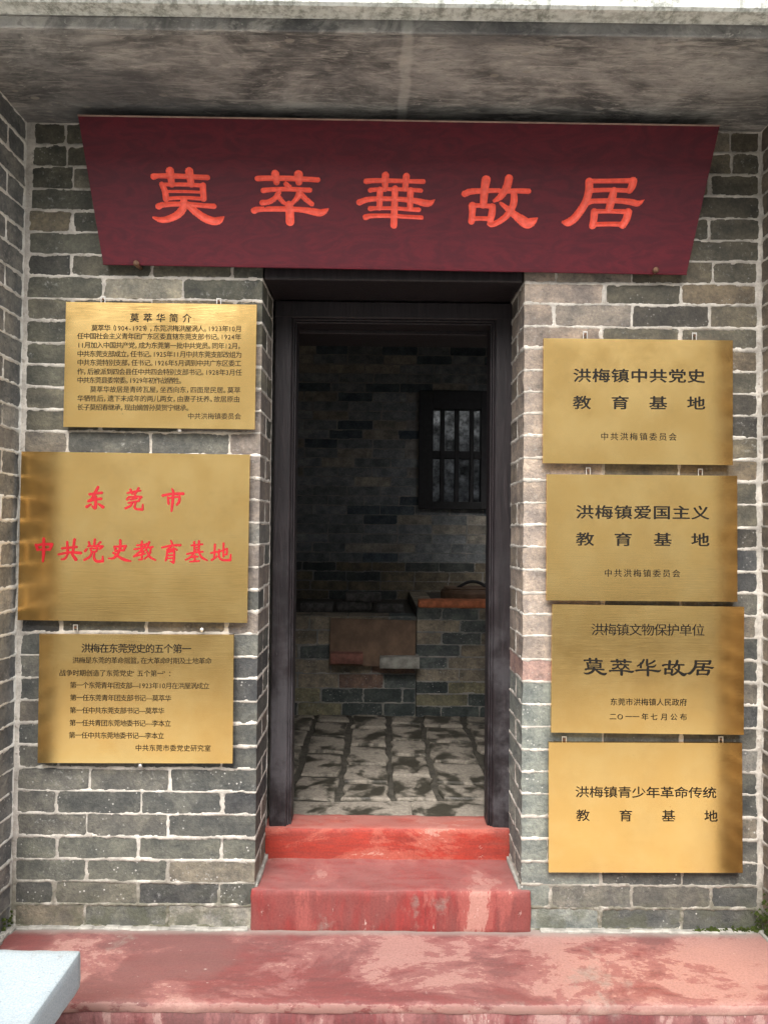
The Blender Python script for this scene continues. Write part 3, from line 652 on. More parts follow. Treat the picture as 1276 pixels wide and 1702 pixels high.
# front skin
hh_ = 0.002; bw = (BQ[1][0]-BQ[0][0]); bh = BQ[0][1]-BQ[3][1]
NU, NVB = int(bw/hh_), int(bh/hh_)
su, tv = np.meshgrid(np.linspace(0, 1, NU+1), np.linspace(0, 1, NVB+1))
q = [np.array(p) for p in BQ]
PU = (q[3][0]*(1-su)+q[2][0]*su)*(1-tv)+(q[0][0]*(1-su)+q[1][0]*su)*tv
PV = (q[3][1]*(1-su)+q[2][1]*su)*(1-tv)+(q[0][1]*(1-su)+q[1][1]*su)*tv
Dall = np.full(PU.shape, 1e9); IDX = np.full(PU.shape, -1)
GX, GY = PU.copy(), PV.copy()
# local affine map board metres -> photo pixels
a0 = np.array(on_board(640, 320)); ax_ = (np.array(on_board(740, 320))-np.array(on_board(540, 320)))/200; ay_ = (np.array(on_board(640, 380))-np.array(on_board(640, 260)))/120
for ci_, (ch_, ox, oy) in enumerate((('莫', 240, 270), ('萃', 410, 270), ('華', 585, 275), ('故', 760, 275), ('居', 930, 280))):
    c0 = np.array(on_board(ox+70, oy+60)); A = np.array([ax_, ay_]).T; Ai = np.linalg.inv(A)
    dX, dY = PU-c0[0], PV-c0[1]; gx = (Ai[0, 0]*dX+Ai[0, 1]*dY+70)*ZS; gy = (Ai[1, 0]*dX+Ai[1, 1]*dY+60)*ZS
    m = (gx > -60) & (gx < 1340) & (gy > -20) & (gy < 1100)
    d = sdf(gx[m], gy[m], G[ch_])/ZS*np.linalg.norm(ax_)
    IDX[m] = np.where(d < Dall[m], ci_, IDX[m]); Dall[m] = np.minimum(Dall[m], d)
gu = np.gradient(Dall, axis=1)/hh_; gv = np.gradient(Dall, axis=0)/hh_; gl = np.hypot(gu, gv)+1e-6
near = np.abs(Dall) < 0.55*hh_
PU = np.where(near, PU-gu/gl/gl*Dall, PU); PV = np.where(near, PV-gv/gl/gl*Dall, PV); Dall = np.where(near, 0, Dall)
dep = np.where(Dall < 0, 0.0065*sstep(0, 0.0045, -Dall)+0.0025*sstep(0.004, 0.011, -Dall), 0.0)
V = np.stack([PU[..., None]*bxv+PV[..., None]*up-dep[..., None]*bn_][0:1], 0)[0].reshape(-1, 3)
i = np.arange(NVB)[:, None]*(NU+1)+np.arange(NU)[None, :]
Fq = np.stack([i, i+1, i+NU+2, i+NU+1], -1)
fd = (Dall[:-1, :-1]+Dall[1:, :-1]+Dall[:-1, 1:]+Dall[1:, 1:])/4; fi = IDX[:-1, :-1]
me = mesh_from('board_face', V, Fq[fd >= -1e-5]); me.materials.append(MAT['board']); put(bpy.data.objects.new('board_face', me), board)
for k in range(5):
    sel = Fq[(fd < -1e-5) & (fi == k)]; ui, inv = np.unique(sel, return_inverse=True)
    me = mesh_from('carved_character', V[ui], inv.reshape(sel.shape), True); me.materials.append(MAT['carved']); put(bpy.data.objects.new('carved_character', me), board)
# body behind the face
TH = 0.028; loop = BQ
bm_ = MB(); Vb = [tuple(bxv*u_+up*v_-bn_*0.0003) for u_, v_ in loop]+[tuple(bxv*u_+up*v_-bn_*TH) for u_, v_ in loop]
bm_.add(Vb, [(0, 1, 5, 4), (1, 2, 6, 5), (2, 3, 7, 6), (3, 0, 4, 7), (4, 5, 6, 7)]); bm_.build('board_back', MAT['board'], board)
# thin beads along both edges; the pale upper one is a painted edge highlight
for (p0, p1, off, mt) in ((BQ[0], BQ[1], 0.0015, 'board_edge'), (BQ[3], BQ[2], -0.002, 'board')):
    a = bxv*p0[0]+up*(p0[1]+off)+bn_*0.0015; b_ = bxv*p1[0]+up*(p1[1]+off)+bn_*0.0015
    MB().tube([a, b_], 0.0026, 6).build('edge_bead', MAT[mt], board)
for (px, py) in ((228, 439), (1088, 450)):
    p = at(px, py, B_B-0.004)-bo
    MB().tube([p+np.array([0, 0.05, 0]), p+np.array([0, -0.006, 0]), p+np.array([0, -0.010, 0]), p+np.array([0, -0.012, 0])], [0.005, 0.009, 0.009, 0.004], 12).build('nail', MAT['rust'], board, True)

# ------------------------------------------------------------------ brass plaques
PY = -0.030
GC = {}
def glyph(ch, off):
    k = (ch, off)
    if k in GC: return GC[k]
    c = bpy.data.curves.new('g', 'FONT'); c.body = ch; c.offset = off; c.resolution_u = 4; c.size = 1
    o = bpy.data.objects.new('g', c); COL.objects.link(o); dg = bpy.context.evaluated_depsgraph_get(); dg.update()
    me = bpy.data.meshes.new_from_object(o.evaluated_get(dg)); V = np.array([v.co[:2] for v in me.vertices]); Fp = [tuple(p.vertices) for p in me.polygons]
    bpy.data.objects.remove(o); bpy.data.curves.remove(c); bpy.data.meshes.remove(me)
    GC[k] = (V, Fp); return GC[k]
REFV = glyph('国', 0.0)[0]; EMX = (REFV[:, 0].min()+REFV[:, 0].max())/2; EMY = (REFV[:, 1].min()+REFV[:, 1].max())/2; EMS = REFV[:, 1].max()-REFV[:, 1].min()
print('em', EMX, EMY, EMS)
HALF = set('0123456789-')
class Plaque:
    def __init__(s, name, label, cor, loose=0.0):
        P = [at(x, y, PY) for x, y in cor]; s.o = sum(P)/4
        X = ((P[1]-P[0])+(P[2]-P[3]))/2; Z = ((P[0]-P[3])+(P[1]-P[2]))/2; s.w = np.linalg.norm(X); s.h = np.linalg.norm(Z)
        s.X = X/np.linalg.norm(X); s.Z = Z-s.X*Z.dot(s.X); s.Z /= np.linalg.norm(s.Z); s.N = np.cross(s.X, s.Z)
        s.rt = thing(name, label, 'plaque', tuple(s.o)); w2, h2 = s.w/2, s.h/2
        # slightly bowed sheet with folded edges
        nx, nz = 48, 32; V = []; Fc = []
        for j in range(nz+1):
            for i in range(nx+1):
                u = -w2+s.w*i/nx; v = -h2+s.h*j/nz; e = min(w2-abs(u), h2-abs(v))
                d = 0.0012*math.cos(u/w2*1.5)*math.cos(v/h2*1.5)+0.00015*float(vnoise(u, v, 0.16, int(s.w*1e4) % 97))
                V.append(s.X*u+s.Z*v+s.N*d)
        for j in range(nz):
            for i in range(nx): Fc.append((j*(nx+1)+i, j*(nx+1)+i+1, (j+1)*(nx+1)+i+1, (j+1)*(nx+1)+i))
        ring = [i for i in range(nx+1)]+[(j)*(nx+1)+nx for j in range(1, nz+1)]+[nz*(nx+1)+i for i in range(nx-1, -1, -1)]+[j*(nx+1) for j in range(nz-1, 0, -1)]
        c0 = len(V); V += [V[i] for i in ring]; b0 = len(V); V += [V[i]-s.N*0.014 for i in ring]; n = len(ring)
        for k in range(n): Fc.append((c0+(k+1) % n, c0+k, b0+k, b0+(k+1) % n))
        Fc.append(tuple(range(b0, b0+n))[::-1])
        me = pymesh('plate', V, Fc); 
        me.polygons.foreach_set('use_smooth', [i < nx*nz for i in range(len(me.polygons))]); me.materials.append(MAT['brass']); put(bpy.data.objects.new('plate', me), s.rt)
    def hanger(s, px, py, nail=False):
        p = at(px, py, -0.012)-s.o; mb = MB()
        if nail: mb.tube([p+np.array([0, 0.01, 0]), p+np.array([0, -0.012, 0]), p+np.array([0, -0.014, 0])], [0.003, 0.006, 0.002], 8); mb.build('screw', MAT['steel'], s.rt); return
        mb.box((p[0]-0.0075, p[1]-0.002, p[2]-0.014), (p[0]-0.0045, p[1]+0.001, p[2]+0.010), 0.0008)
        mb.box((p[0]+0.0045, p[1]-0.002, p[2]-0.014), (p[0]+0.0075, p[1]+0.001, p[2]+0.010), 0.0008)
        mb.box((p[0]-0.0044, p[1]-0.002, p[2]+0.006), (p[0]+0.0044, p[1]+0.001, p[2]+0.010), 0.0008)
        hg = mb.build('hanger', MAT['steel'], s.rt)
        MB().tube([p+np.array([0, 0.008, 0.0]), p+np.array([0, -0.005, 0.0])], 0.003, 8).build('screw', MAT['rust'], hg)
    def loc(s, px, py):
        d = ray(px, py); t = (s.o-CAM).dot(s.N)/d.dot(s.N); p = CAM+d*t-s.o; return p.dot(s.X), p.dot(s.Z)
    def lift(s, u, v): return 0.0012+0.0012*np.cos(u/(s.w/2)*1.5)*np.cos(v/(s.h/2)*1.5)
    def emit(s, V2, Fp, mat, ex=0.0):
        V2 = np.array(V2); d = s.lift(V2[:, 0], V2[:, 1])+ex
        V = V2[:, :1]*s.X+V2[:, 1:2]*s.Z+d[:, None]*s.N
        me = pymesh('lettering', V, Fp); me.materials.append(MAT[mat]); return put(bpy.data.objects.new('lettering', me), s.rt)
    def line(s, txt, x0, x1, py, hpx, sx=1.0, off=0.0, mat='ink', centers=None, slope=0.006):
        """one line of lettering between two photo abscissae"""
        ws = [0.56 if c in HALF else (0.6 if c in '，。（）“”：' else 1.0) for c in txt]; tot = sum(ws); VV = []; FF = []; LL = []
        k = 0.00188; acc = 0.0; cw = (x1-x0)/tot if centers is None else 0
        adv = cw*k
        for j, c in enumerate(txt):
            V, Fp = glyph(c, 0.0); cx = x0+(acc+ws[j]/2)*cw if centers is None else centers[j]; acc += ws[j]
            u, v = s.loc(cx, py+(cx-(x0+x1)/2)*slope); sc = hpx*k/EMS
            if c in HALF or c in '，。：': xm = (V[:, 0].min()+V[:, 0].max())/2
            else: xm = EMX
            if c in HALF: V = V*np.array([0.92, 1.0])
            n = len(VV)
            Q = np.stack([(V[:, 0]-xm)*sc*sx+u, (V[:, 1]-EMY)*sc+v], -1)
            if c in '，。': Q[:, 0] -= adv*0.12
            sh = [(0, 0)] if off < 0.004 else [(-off, 0), (off, 0), (0, off*0.7), (0, -off*0.7)]
            Q4 = np.vstack([Q+np.array(d)*sc for d in sh]); F4 = [tuple(i+len(Q)*k for i in f) for k in range(len(sh)) for f in Fp]
            L4 = np.repeat(np.arange(len(sh))*0.00006, len(Q))
            if txt == '教育基地': s.emit(Q4, F4, mat, L4); continue
            VV += [tuple(p) for p in Q4]; FF += [tuple(i+n for i in f) for f in F4]; LL += list(L4)
        if VV: s.emit(VV, FF, mat, np.array(LL))
    def strokes(s, st, cx, cy, w_px, box, mat, grid=0.0011, fat=1.0, asp=1.0):
        """hand drawn character; st in its own units, box = (x0,y0,x1,y1) of those units"""
        k = 0.00188; bw_ = box[2]-box[0]; sc = w_px*k/bw_; u, v = s.loc(cx, cy); hx, hz = w_px*k/2+0.004, (box[3]-box[1])*sc*asp/2+0.004
        nx, nz = int(2*hx/grid), int(2*hz/grid); A, B = np.meshgrid(np.linspace(-hx, hx, nx+1), np.linspace(-hz, hz, nz+1))
        D = sdf(A/sc+(box[0]+box[2])/2, (box[1]+box[3])/2-B/sc/asp, [[(x, y, r*fat) for x, y, r in q_] for q_ in st])*sc
        gu = np.gradient(D, axis=1)/grid; gv = np.gradient(D, axis=0)/grid; gl = gu*gu+gv*gv+1e-6; nr = np.abs(D) < 0.6*grid
        A = np.where(nr, A-gu/gl*D, A); B = np.where(nr, B-gv/gl*D, B); D = np.where(nr, 0, D)
        i = np.arange(nz)[:, None]*(nx+1)+np.arange(nx)[None, :]; Fq = np.stack([i, i+1, i+nx+2, i+nx+1], -1)
        fd = (D[:-1, :-1]+D[1:, :-1]+D[:-1, 1:]+D[1:, 1:])/4; sel = Fq[fd < 0]; ui, inv = np.unique(sel, return_inverse=True)
        V2 = np.stack([A.ravel()[ui]+u, B.ravel()[ui]+v], -1)
        s.emit(V2, [tuple(int(a) for a in f) for f in inv.reshape(sel.shape)], mat)

p1 = Plaque('brass_plaque', 'brass plaque with a long etched biography, topmost on the left pier', [(110, 502), (426, 506), (424, 714), (106, 709)])
p1.line('莫萃华简介', 0, 0, 526, 13.5, 1.0, 0.008, 'ink', [224, 246, 267.5, 289, 311], 0.01)
for t, x0, x1, y in (('莫萃华（1904-1929），东莞洪梅洪屋涡人。1923年10月', 152.5, 402, 546), ('任中国社会主义青年团广东区委直辖东莞支部书记。1924年', 129, 401, 559.5), ('11月加入中国共产党，成为东莞第一批中共党员。同年12月，', 129, 402, 574.5),
                     ('中共东莞支部成立，任书记。1925年11月中共东莞支部改组为', 129, 402, 589), ('中共东莞特别支部，任书记。1926年5月调到中共广东区委工', 129, 401, 603.5), ('作，后被派到四会县任中共四会特别支部书记。1928年3月任', 129, 402, 618.5),
                     ('中共东莞县委常委。1929年初作战牺牲。', 129, 304, 632.5), ('莫萃华故居是青砖瓦屋，坐西向东，四面是民居。莫萃', 150, 400, 648), ('华牺牲后，遗下未成年的两儿两女，由妻子抚养。故居原由', 129, 399, 663),
                     ('长子莫绍春继承，现由嫡曾孙莫贺宁继承。', 129, 316, 677.5), ('中共洪梅镇委员会', 312, 401, 692)):
    p1.line(t, x0, x1, y, 9.8, 1.0, 0.002, 'ink_thin')
p1.hanger(172, 498); p1.hanger(364, 501); p1.hanger(300, 716, True)
p2 = Plaque('brass_plaque', 'largest brass plaque, with bright red brush characters, middle of the left pier', [(36, 750), (415, 756), (411, 1035), (30, 1031)])
RC = (('235,70,14 205,130,16 165,205,14 125,235,12;140,155,14 200,145,14 280,135,14;130,235,14 200,215,14 270,205,16;210,180,14 212,260,16 205,315,16 170,290,8;155,270,10 110,300,16;245,265,10 295,300,18', 130, 800),
      ('585,140,10 650,125,12 735,110,10;618,100,12 640,150,10;712,80,12 680,140,10;665,150,10 680,175,10;580,215,12 600,185,10;600,187,10 700,180,11 745,185,14;745,185,12 720,215,10;620,215,11 690,200,11;600,255,11 720,230,11;650,245,10 620,290,12 565,318,12;685,240,10 670,300,12 690,325,12 760,330,14;762,328,13 765,270,8', 130, 800),
      ('1105,90,8 1120,120,14;1000,170,14 1100,150,14 1235,145,16;1060,190,12 1070,265,12;1060,200,11 1150,185,11 1195,180,12;1195,180,13 1190,240,14 1165,275,12;1120,150,14 1115,250,15 1105,350,10', 130, 800),
      ('75,185,14 95,240,14;80,190,12 160,175,14 260,175,16;260,178,15 235,235,14;100,240,10 235,235,12;163,110,14 165,250,17 160,375,10', 50, 880),
      ('440,150,12 450,260,14;525,120,14 510,260,14;385,225,13 550,205,13;345,295,12 470,270,13 600,275,16;450,290,10 420,340,12 380,352,10;500,290,12 545,350,18', 50, 880),
      ('765,120,12 760,170,12;695,150,10 705,180,12;830,150,12 800,180,10;655,255,14 675,230,10;690,200,10 780,195,12 855,200,14;855,202,13 820,230,10;715,225,10 730,265,10;725,225,10 795,222,10;795,222,10 785,260,10;730,262,9 785,260,9;735,270,10 710,320,13 650,358,12;765,265,10 760,330,13 790,372,14 860,370,15;862,368,14 860,315,8', 50, 880),
      ('1000,205,13 1015,255,13;1005,205,11 1130,195,13;1130,195,13 1105,245,12;1015,250,10 1105,245,11;1065,130,13 1065,220,14 1030,300,14 985,340,12 935,340,8;985,275,10 1050,320,13 1120,355,16 1190,370,8', 50, 880),
      ('150,145,12 145,240,12;95,190,10 200,175,10;65,235,10 130,225,11 215,210,10;205,165,8 150,240,10 60,320,10;115,270,9 175,255,10;175,255,10 150,290,9;150,290,11 155,350,11;155,352,10 120,355,9;80,315,9 190,285,9;235,150,12 215,210,10 195,245,8;215,215,10 275,205,11;255,215,10 240,290,11 185,345,9;205,245,9 245,320,12 310,358,9', 215, 880),
      ('490,135,9 505,165,11;390,215,10 500,190,12 600,185,13;500,200,9 450,240,11;450,242,10 540,228,11;520,215,8 560,240,11;450,260,10 445,320,11 435,365,10;450,268,10 530,255,11;532,258,11 530,330,13 525,390,12;525,388,10 490,375,8;455,305,9 525,300,9;455,340,9 525,335,9', 215, 880),
      ('765,150,11 770,270,11;820,140,12 820,265,11;735,190,10 860,175,10;770,215,8 820,210,8;770,243,8 820,238,8;685,290,10 780,270,11 865,262,11;760,285,9 720,330,11 670,358,9;825,280,9 860,330,13 920,362,8;740,328,9 810,320,9;775,305,10 775,370,10;720,378,9 825,370,10', 215, 880),
      ('1010,180,11 1005,330,11;965,280,10 1040,262,10;975,360,12 1035,320,9;1110,165,11 1110,320,10;1040,270,9 1150,228,11;1150,228,11 1150,290,11;1150,292,10 1120,300,8;1060,240,10 1060,320,11 1100,358,12 1190,358,14;1192,356,13 1195,295,8', 215, 880))
for txt, ox, oy in RC:
    st_ = S(txt); xs_ = [p[0] for q_ in st_ for p in q_]; ys_ = [p[1] for q_ in st_ for p in q_]; z_ = 1276/180.0
    bb = (min(xs_)-15, min(ys_)-15, max(xs_)+15, max(ys_)+15)
    p2.strokes(st_, ox+(bb[0]+bb[2])/2/z_, oy+(bb[1]+bb[3])/2/z_, (bb[2]-bb[0])/z_, bb, 'redink', 0.0010, 1.12)
p3 = Plaque('brass_plaque', 'brass plaque with seven lines of thin text, lowest on the left pier', [(67, 1054), (389, 1055), (386, 1269), (62, 1268)])
p3.line('洪梅在东莞党史的五个第一', 136, 318, 1078, 14, 1.0, 0.008, 'ink')
for t, x0, x1, y in (('洪梅是东莞的革命摇篮，在大革命时期及土地革命', 121, 352, 1098), ('战争时期创造了东莞党史“五个第一”：', 99, 286, 1119), ('第一个东莞青年团支部—1923年10月在洪屋涡成立', 117, 348, 1139.5), ('第一任东莞青年团支部书记—莫萃华', 117, 285, 1160),
                     ('第一任中共东莞支部书记—莫萃华', 116.5, 273.5, 1181), ('第一任共青团东莞地委书记—李本立', 116, 284.5, 1202), ('第一任中共东莞地委书记—李本立', 115, 273, 1222.5), ('中共东莞市委党史研究室', 225, 351, 1243.5)):
    p3.line(t, x0, x1, y, 9.8, 1.0, 0.002, 'ink_thin')
p3.hanger(126, 1043); p3.hanger(337, 1046, True); p3.hanger(235, 1271, True)
p4 = Plaque('brass_plaque', 'uppermost brass plaque on the right pier, two lines of black characters', [(904, 562), (1218, 566), (1216, 773), (901, 770)])
p4.line('洪梅镇中共党史', 951, 1172, 625, 21, 1.28, 0.020)
p4.line('教育基地', 952, 1171, 670, 20.5, 1.32, 0.020, 'ink', [966.4, 1029.6, 1092.8, 1156])
p4.line('中共洪梅镇委员会', 996, 1125, 726, 12, 1.0, -0.002); p4.hanger(972, 556); p4.hanger(1153, 558)
p5 = Plaque('brass_plaque', 'brass plaque second from the top on the right pier, with three lines of black text', [(909, 788), (1225, 791), (1224, 1000), (907, 998)])
p5.line('洪梅镇爱国主义', 955, 1179, 852, 21, 1.28, 0.020)
p5.line('教育基地', 957, 1178, 897, 20.5, 1.32, 0.020, 'ink', [971.5, 1034.7, 1100.3, 1162.9])
p5.line('中共洪梅镇委员会', 1002, 1131, 953, 12, 1.0, -0.002); p5.hanger(977, 782); p5.hanger(1163, 784)
p6 = Plaque('brass_plaque', 'brass plaque with large bold centre line and small date, third down on right pier', [(916, 1004), (1235, 1009), (1236, 1221), (917, 1218)])
p6.line('洪梅镇文物保护单位', 982, 1170, 1047, 18.5, 1.04, -0.002)
for j, c in enumerate('莫萃华故居'):
    p6.strokes(G[c], [988, 1032, 1076, 1120, 1163][j], 1108+j*0.4, 43, (40, 80, 1250, 960), 'ink', 0.0010, 0.95, 0.92)
p6.line('东莞市洪梅镇人民政府', 1013, 1141, 1167, 11, 1.0, 0.0); p6.line('二O一一年七月公布', 0, 0, 1185, 10.5, 1.0, 0.0, 'ink', [1018, 1031, 1044, 1056, 1071, 1086, 1103, 1119, 1135])
p7 = Plaque('brass_plaque', 'darker olive brass plaque, lowest on the right pier, with two short lines', [(911, 1233), (1233, 1236), (1233, 1450), (912, 1451)])
p7.line('洪梅镇青少年革命传统', 955, 1190, 1317, 17, 1.22, 0.005)
p7.line('教育基地', 956, 1190, 1356, 17.5, 1.16, 0.005, 'ink', [968, 1039, 1110, 1180.6]); p7.hanger(937, 1229); p7.hanger(1197, 1229)

# ------------------------------------------------------------------ room behind the door
YB = 3.20; FZ = 0.17
def jb(c, r):
    s = r.choice([0, 0.06, 0.12, 0.18]) ; return [0]+[x+r.uniform(-0.01, 0.01) for x in np.arange(0.12+s, 3.45, 0.25)]+[3.5]
WX0, WZ0, WX1, WZ1 = at(700, 750, YB)[0], at(750, 842, YB)[2], at(700, 750, YB)[0]+0.60, at(750, 655, YB)[2]
def cb(c, u, z, r):
    t = r.random()
    if z < 1.0: col = (0.15, 0.13, 0.10) if t < 0.6 else (0.07, 0.08, 0.08)
    else: col = (0.075, 0.095, 0.115) if t < 0.22 else ((0.17, 0.185, 0.20) if t < 0.75 else (0.24, 0.225, 0.20))
    k = r.uniform(0.8, 1.2); return tuple(v*k for v in col)
wall('brick_wall', 'dark back wall of the room seen through the doorway, with a barred window', 'brick wall', [(-1.6, YB), (1.9, YB)], 0.1, ZC-0.002, 0.0695, jb, 0.009, 'mortar_in', cb,
     is_part=lambda u, z: -0.95 < u-1.6 < 0.95, holes=[(WX0+1.6, WX1+1.6, WZ0, WZ1)], seed=21, wob=0.003, core=0.0)
def cd_(c, u, z, r):
    k = r.uniform(0.8, 1.2); return (0.30*k, 0.31*k, 0.31*k)
jw_ = lambda c, r: [0]+list(np.arange(0.12+0.12*(c % 2), 2.75, 0.25))+[2.8]
wall('brick_wall', 'left side wall of the dark room inside the doorway', 'brick wall', [(-1.6, 0.40), (-1.6, YB)], 0.1, ZC-0.002, 0.0695, jw_, 0.014, 'mortar_in', cd_, is_part=lambda u, z: u > 2.4, seed=23)
wall('brick_wall', 'right side wall of the dark room inside the doorway', 'brick wall', [(1.9, YB), (1.9, 0.40)], 0.1, ZC-0.002, 0.0695, jw_, 0.014, 'mortar_in', cd_, is_part=lambda u, z: u < 0.4, seed=24)
wn = thing('barred_window', 'dark wooden window with vertical bars in the back wall of the room', 'window', ((WX0+WX1)/2, YB, WZ0))
def wb(name, a, b, mat='black_void', bev=0.003):
    o = MB().box(a, b, bev).build(name, MAT[mat], wn); o.location = -Vector(wn.location); return o
oz0, oz1 = at(750, 834, YB)[2], at(750, 681, YB)[2]; ox0 = at(719, 750, YB)[0]; ox1 = at(798, 750, YB)[0]
wb('frame', (WX0-0.02, YB-0.035, WZ0-0.02), (ox0, YB+0.06, WZ1+0.02)); wb('frame', (ox1, YB-0.035, WZ0-0.02), (WX1+0.02, YB+0.06, WZ1+0.02))
wb('frame', (ox0-0.001, YB-0.034, WZ0-0.021), (ox1+0.001, YB+0.061, oz0)); wb('frame', (ox0-0.001, YB-0.034, oz1), (ox1+0.001, YB+0.061, WZ1+0.021))
mz0, mz1 = at(750, 763, YB)[2], at(750, 750, YB)[2]; wb('rail', (ox0-0.001, YB-0.02, mz0), (ox1+0.001, YB+0.03, mz1))
for a, b in ((731, 738), (755, 762), (780, 786.5)):
    wb('bar', (at(a, 750, YB)[0], YB-0.026, oz0-0.002), (at(b, 750, YB)[0], YB+0.035, oz1+0.002))
for (x0, x1) in ((WX0-0.02, WX0+0.02), (WX1-0.02, WX1+0.02)):
    wb('reveal', (x0, YB+0.062, WZ0-0.02), (x1, YB+0.24, WZ1+0.02), 'cement')
V = [(x, 3.95+0.02*float(vnoise(x, z, 0.1, 8))+0.008*float(vnoise(x, z, 0.03, 9)), z) for z in np.linspace(0, 2.9, 120) for x in np.linspace(-1.5, 3.0, 180)]
i = np.arange(119)[:, None]*180+np.arange(179)[None, :]
nb = thing('neighbour_wall', 'rough grey rendered wall of the next house seen through the barred window', 'wall', (0.7, 4.0, 0))
me = mesh_from('render_coat', np.array(V)-np.array([0.7, 4.0, 0]), np.stack([i, i+1, i+181, i+180], -1).reshape(-1, 4), True); me.materials.append(MAT['roughwall']); put(bpy.data.objects.new('render_coat', me), nb)
o = MB().box((-2.2, 0.03, -0.2), (2.3, 0.25, 2.88), 0.01).build('wall_core', MAT['roughwall'], nb)
MB().box((-1.9, YB+0.03, ZC+0.12), (2.2, YB+0.26, ZC+0.4), 0.01).build('parapet', MAT['cement'], label='low cement parapet over the back wall of the room', cat='parapet')

# floor of flat stones in dark earth
fl_ = thing('room_floor', 'damp stone slab floor inside the doorway', 'floor', (0, 1.2, FZ), kind='structure')
o = MB().box((-1.62, 0.30, 0.0), (1.92, YB+0.1, FZ-0.012), 0.002).build('earth', MAT['mud'], fl_); o.location = -Vector(fl_.location)
rf = random.Random(9)
cols = [-1.2, -0.98, -0.76, -0.55, -0.345, -0.145, 0.066, 0.25, 0.487, 0.70, 0.92, 1.14, 1.36]
def stone(x0, x1, y0, y1, z=FZ, g=0.014):
    j = lambda: rf.uniform(-0.010, 0.010); V = []
    n = 3
    pts = []
    for k in range(n): pts.append((x0+g+(x1-x0-2*g)*k/n+j(), y0+g*1.5+j()))
    for k in range(n): pts.append((x1-g+j(), y0+g+(y1-y0-2*g)*k/n+j()))
    for k in range(n): pts.append((x1-g-(x1-x0-2*g)*k/n+j(), y1-g*1.5+j()))
    for k in range(n): pts.append((x0+g+j(), y1-g-(y1-y0-2*g)*k/n+j()))
    c = (sum(p[0] for p in pts)/12, sum(p[1] for p in pts)/12); zt = z+rf.uniform(-0.003, 0.003)
    V = [(c[0]+(p[0]-c[0])*0.95, c[1]+(p[1]-c[1])*0.95, zt) for p in pts]+[(p[0], p[1], zt-0.006) for p in pts]+[(p[0], p[1], z-0.03) for p in pts]
    V.append((c[0], c[1], zt+0.002)); Fc = [(k, (k+1) % 12, 36) for k in range(12)]
    for r0 in (0, 12): Fc += [(r0+12+k, r0+12+(k+1) % 12, r0+(k+1) % 12, r0+k) for k in range(12)]
    me = pymesh('floor_stone', np.array(V)-np.array(fl_.location), Fc); me.materials.append(MAT['floorstone']); put(bpy.data.objects.new('floor_stone', me), fl_)
for (x0, x1) in ((-1.2, -0.9), (-0.9, -0.42), (-0.42, 0.14), (0.14, 0.72), (0.72, 1.3)): stone(x0, x1, s2b+0.01, 0.64, FZ+0.002, 0.004)
for ci2 in range(len(cols)-1):
    y = 0.65+([0.0, -0.12][ci2 % 2] if ci2 % 2 else 0); y = 0.65
    first = True
    while y < 2.02:
        L = rf.choice([0.26, 0.30, 0.34]) if not first else (0.20 if ci2 % 2 else 0.30); first = False
        stone(cols[ci2], cols[ci2+1], y, min(y+L, 2.04)); y += L
block('stone_block', 'floorstone', (-0.80, 0.95, FZ-0.02), (-0.46, 1.45, FZ+0.05), None, 0.03, 0.006, 0.015, 31, label='low pale stone block on the floor at the left of the room', cat='stone block')

# brick stove against the back wall
YS = 2.06
XS = at(692, 1100, YS)[0]; zs_l = at(600, 1024, YS)[2]; zs_r = at(750, 1010, YS)[2]
def jst(c, r, L): return [0]+[x+r.uniform(-0.015, 0.015) for x in np.arange(0.13+0.12*(c % 2)+r.choice([0, 0.05]), L-0.05, 0.24)]+[L]
def cst(c, u, z, r):
    t = r.random()
    if z < 0.34: col = (0.045, 0.055, 0.055) if t < 0.6 else (0.17, 0.16, 0.11)
    else: col = (0.20, 0.175, 0.14) if t < 0.6 else ((0.10, 0.115, 0.115) if t < 0.85 else (0.17, 0.115, 0.095))
    k = r.uniform(0.8, 1.2); return tuple(v*k for v in col)
sv = wall('brick_stove', 'low brick stove at the back of the room, brown board leaning on it', 'stove', [(-1.3, YS), (XS-0.004, YS)], FZ-0.02, zs_l, 0.078, lambda c, r: jst(c, r, XS-0.004+1.3), 0.008, 'mortar_in', cst, seed=31, wob=0.004, depth=0.2)
sv2 = wall('brick_stove', 'taller right part of the brick stove, topped with a red clay slab', 'stove', [(XS, YB), (XS, YS-0.012), (1.5, YS-0.012)], FZ-0.02, zs_r, 0.0735, lambda c, r: [0, 0.3, 0.55, 0.8, 1.0]+[YB-YS+0.012+x for x in jst(c, r, 1.5-XS)[1:]], 0.008, 'mortar_in', cst, seed=33, wob=0.004, depth=0.12)
o = MB().box((-1.298, YS+0.03, zs_l-0.03), (XS-0.008, YB-0.02, zs_l-0.004), 0.004).build('stove_top', MAT['mud'], sv); o.location = -Vector(sv.location)
o = MB().box((XS+0.02, YS+0.02, zs_r-0.03), (1.498, YB-0.02, zs_r-0.004), 0.004).build('stove_top', MAT['mud'], sv2); o.location = -Vector(sv2.location)
cap = block('clay_slab', 'terracotta', (XS+0.006, YS-0.03, zs_r-0.002), (XS+0.46, YS+0.10, zs_r+0.045), sv2, 0.03, 0.006, 0.012, 35); cap.location = -Vector(sv2.location)
cap = block('clay_slab', 'terracotta', (XS+0.47, YS-0.025, zs_r-0.002), (XS+0.80, YS+0.10, zs_r+0.040), sv2, 0.03, 0.006, 0.012, 36); cap.location = -Vector(sv2.location)
MAT['soot'] = m_simple('sooty_clay', (0.085, 0.080, 0.075), 0.9, 0, 0.5, 40, 0.6)
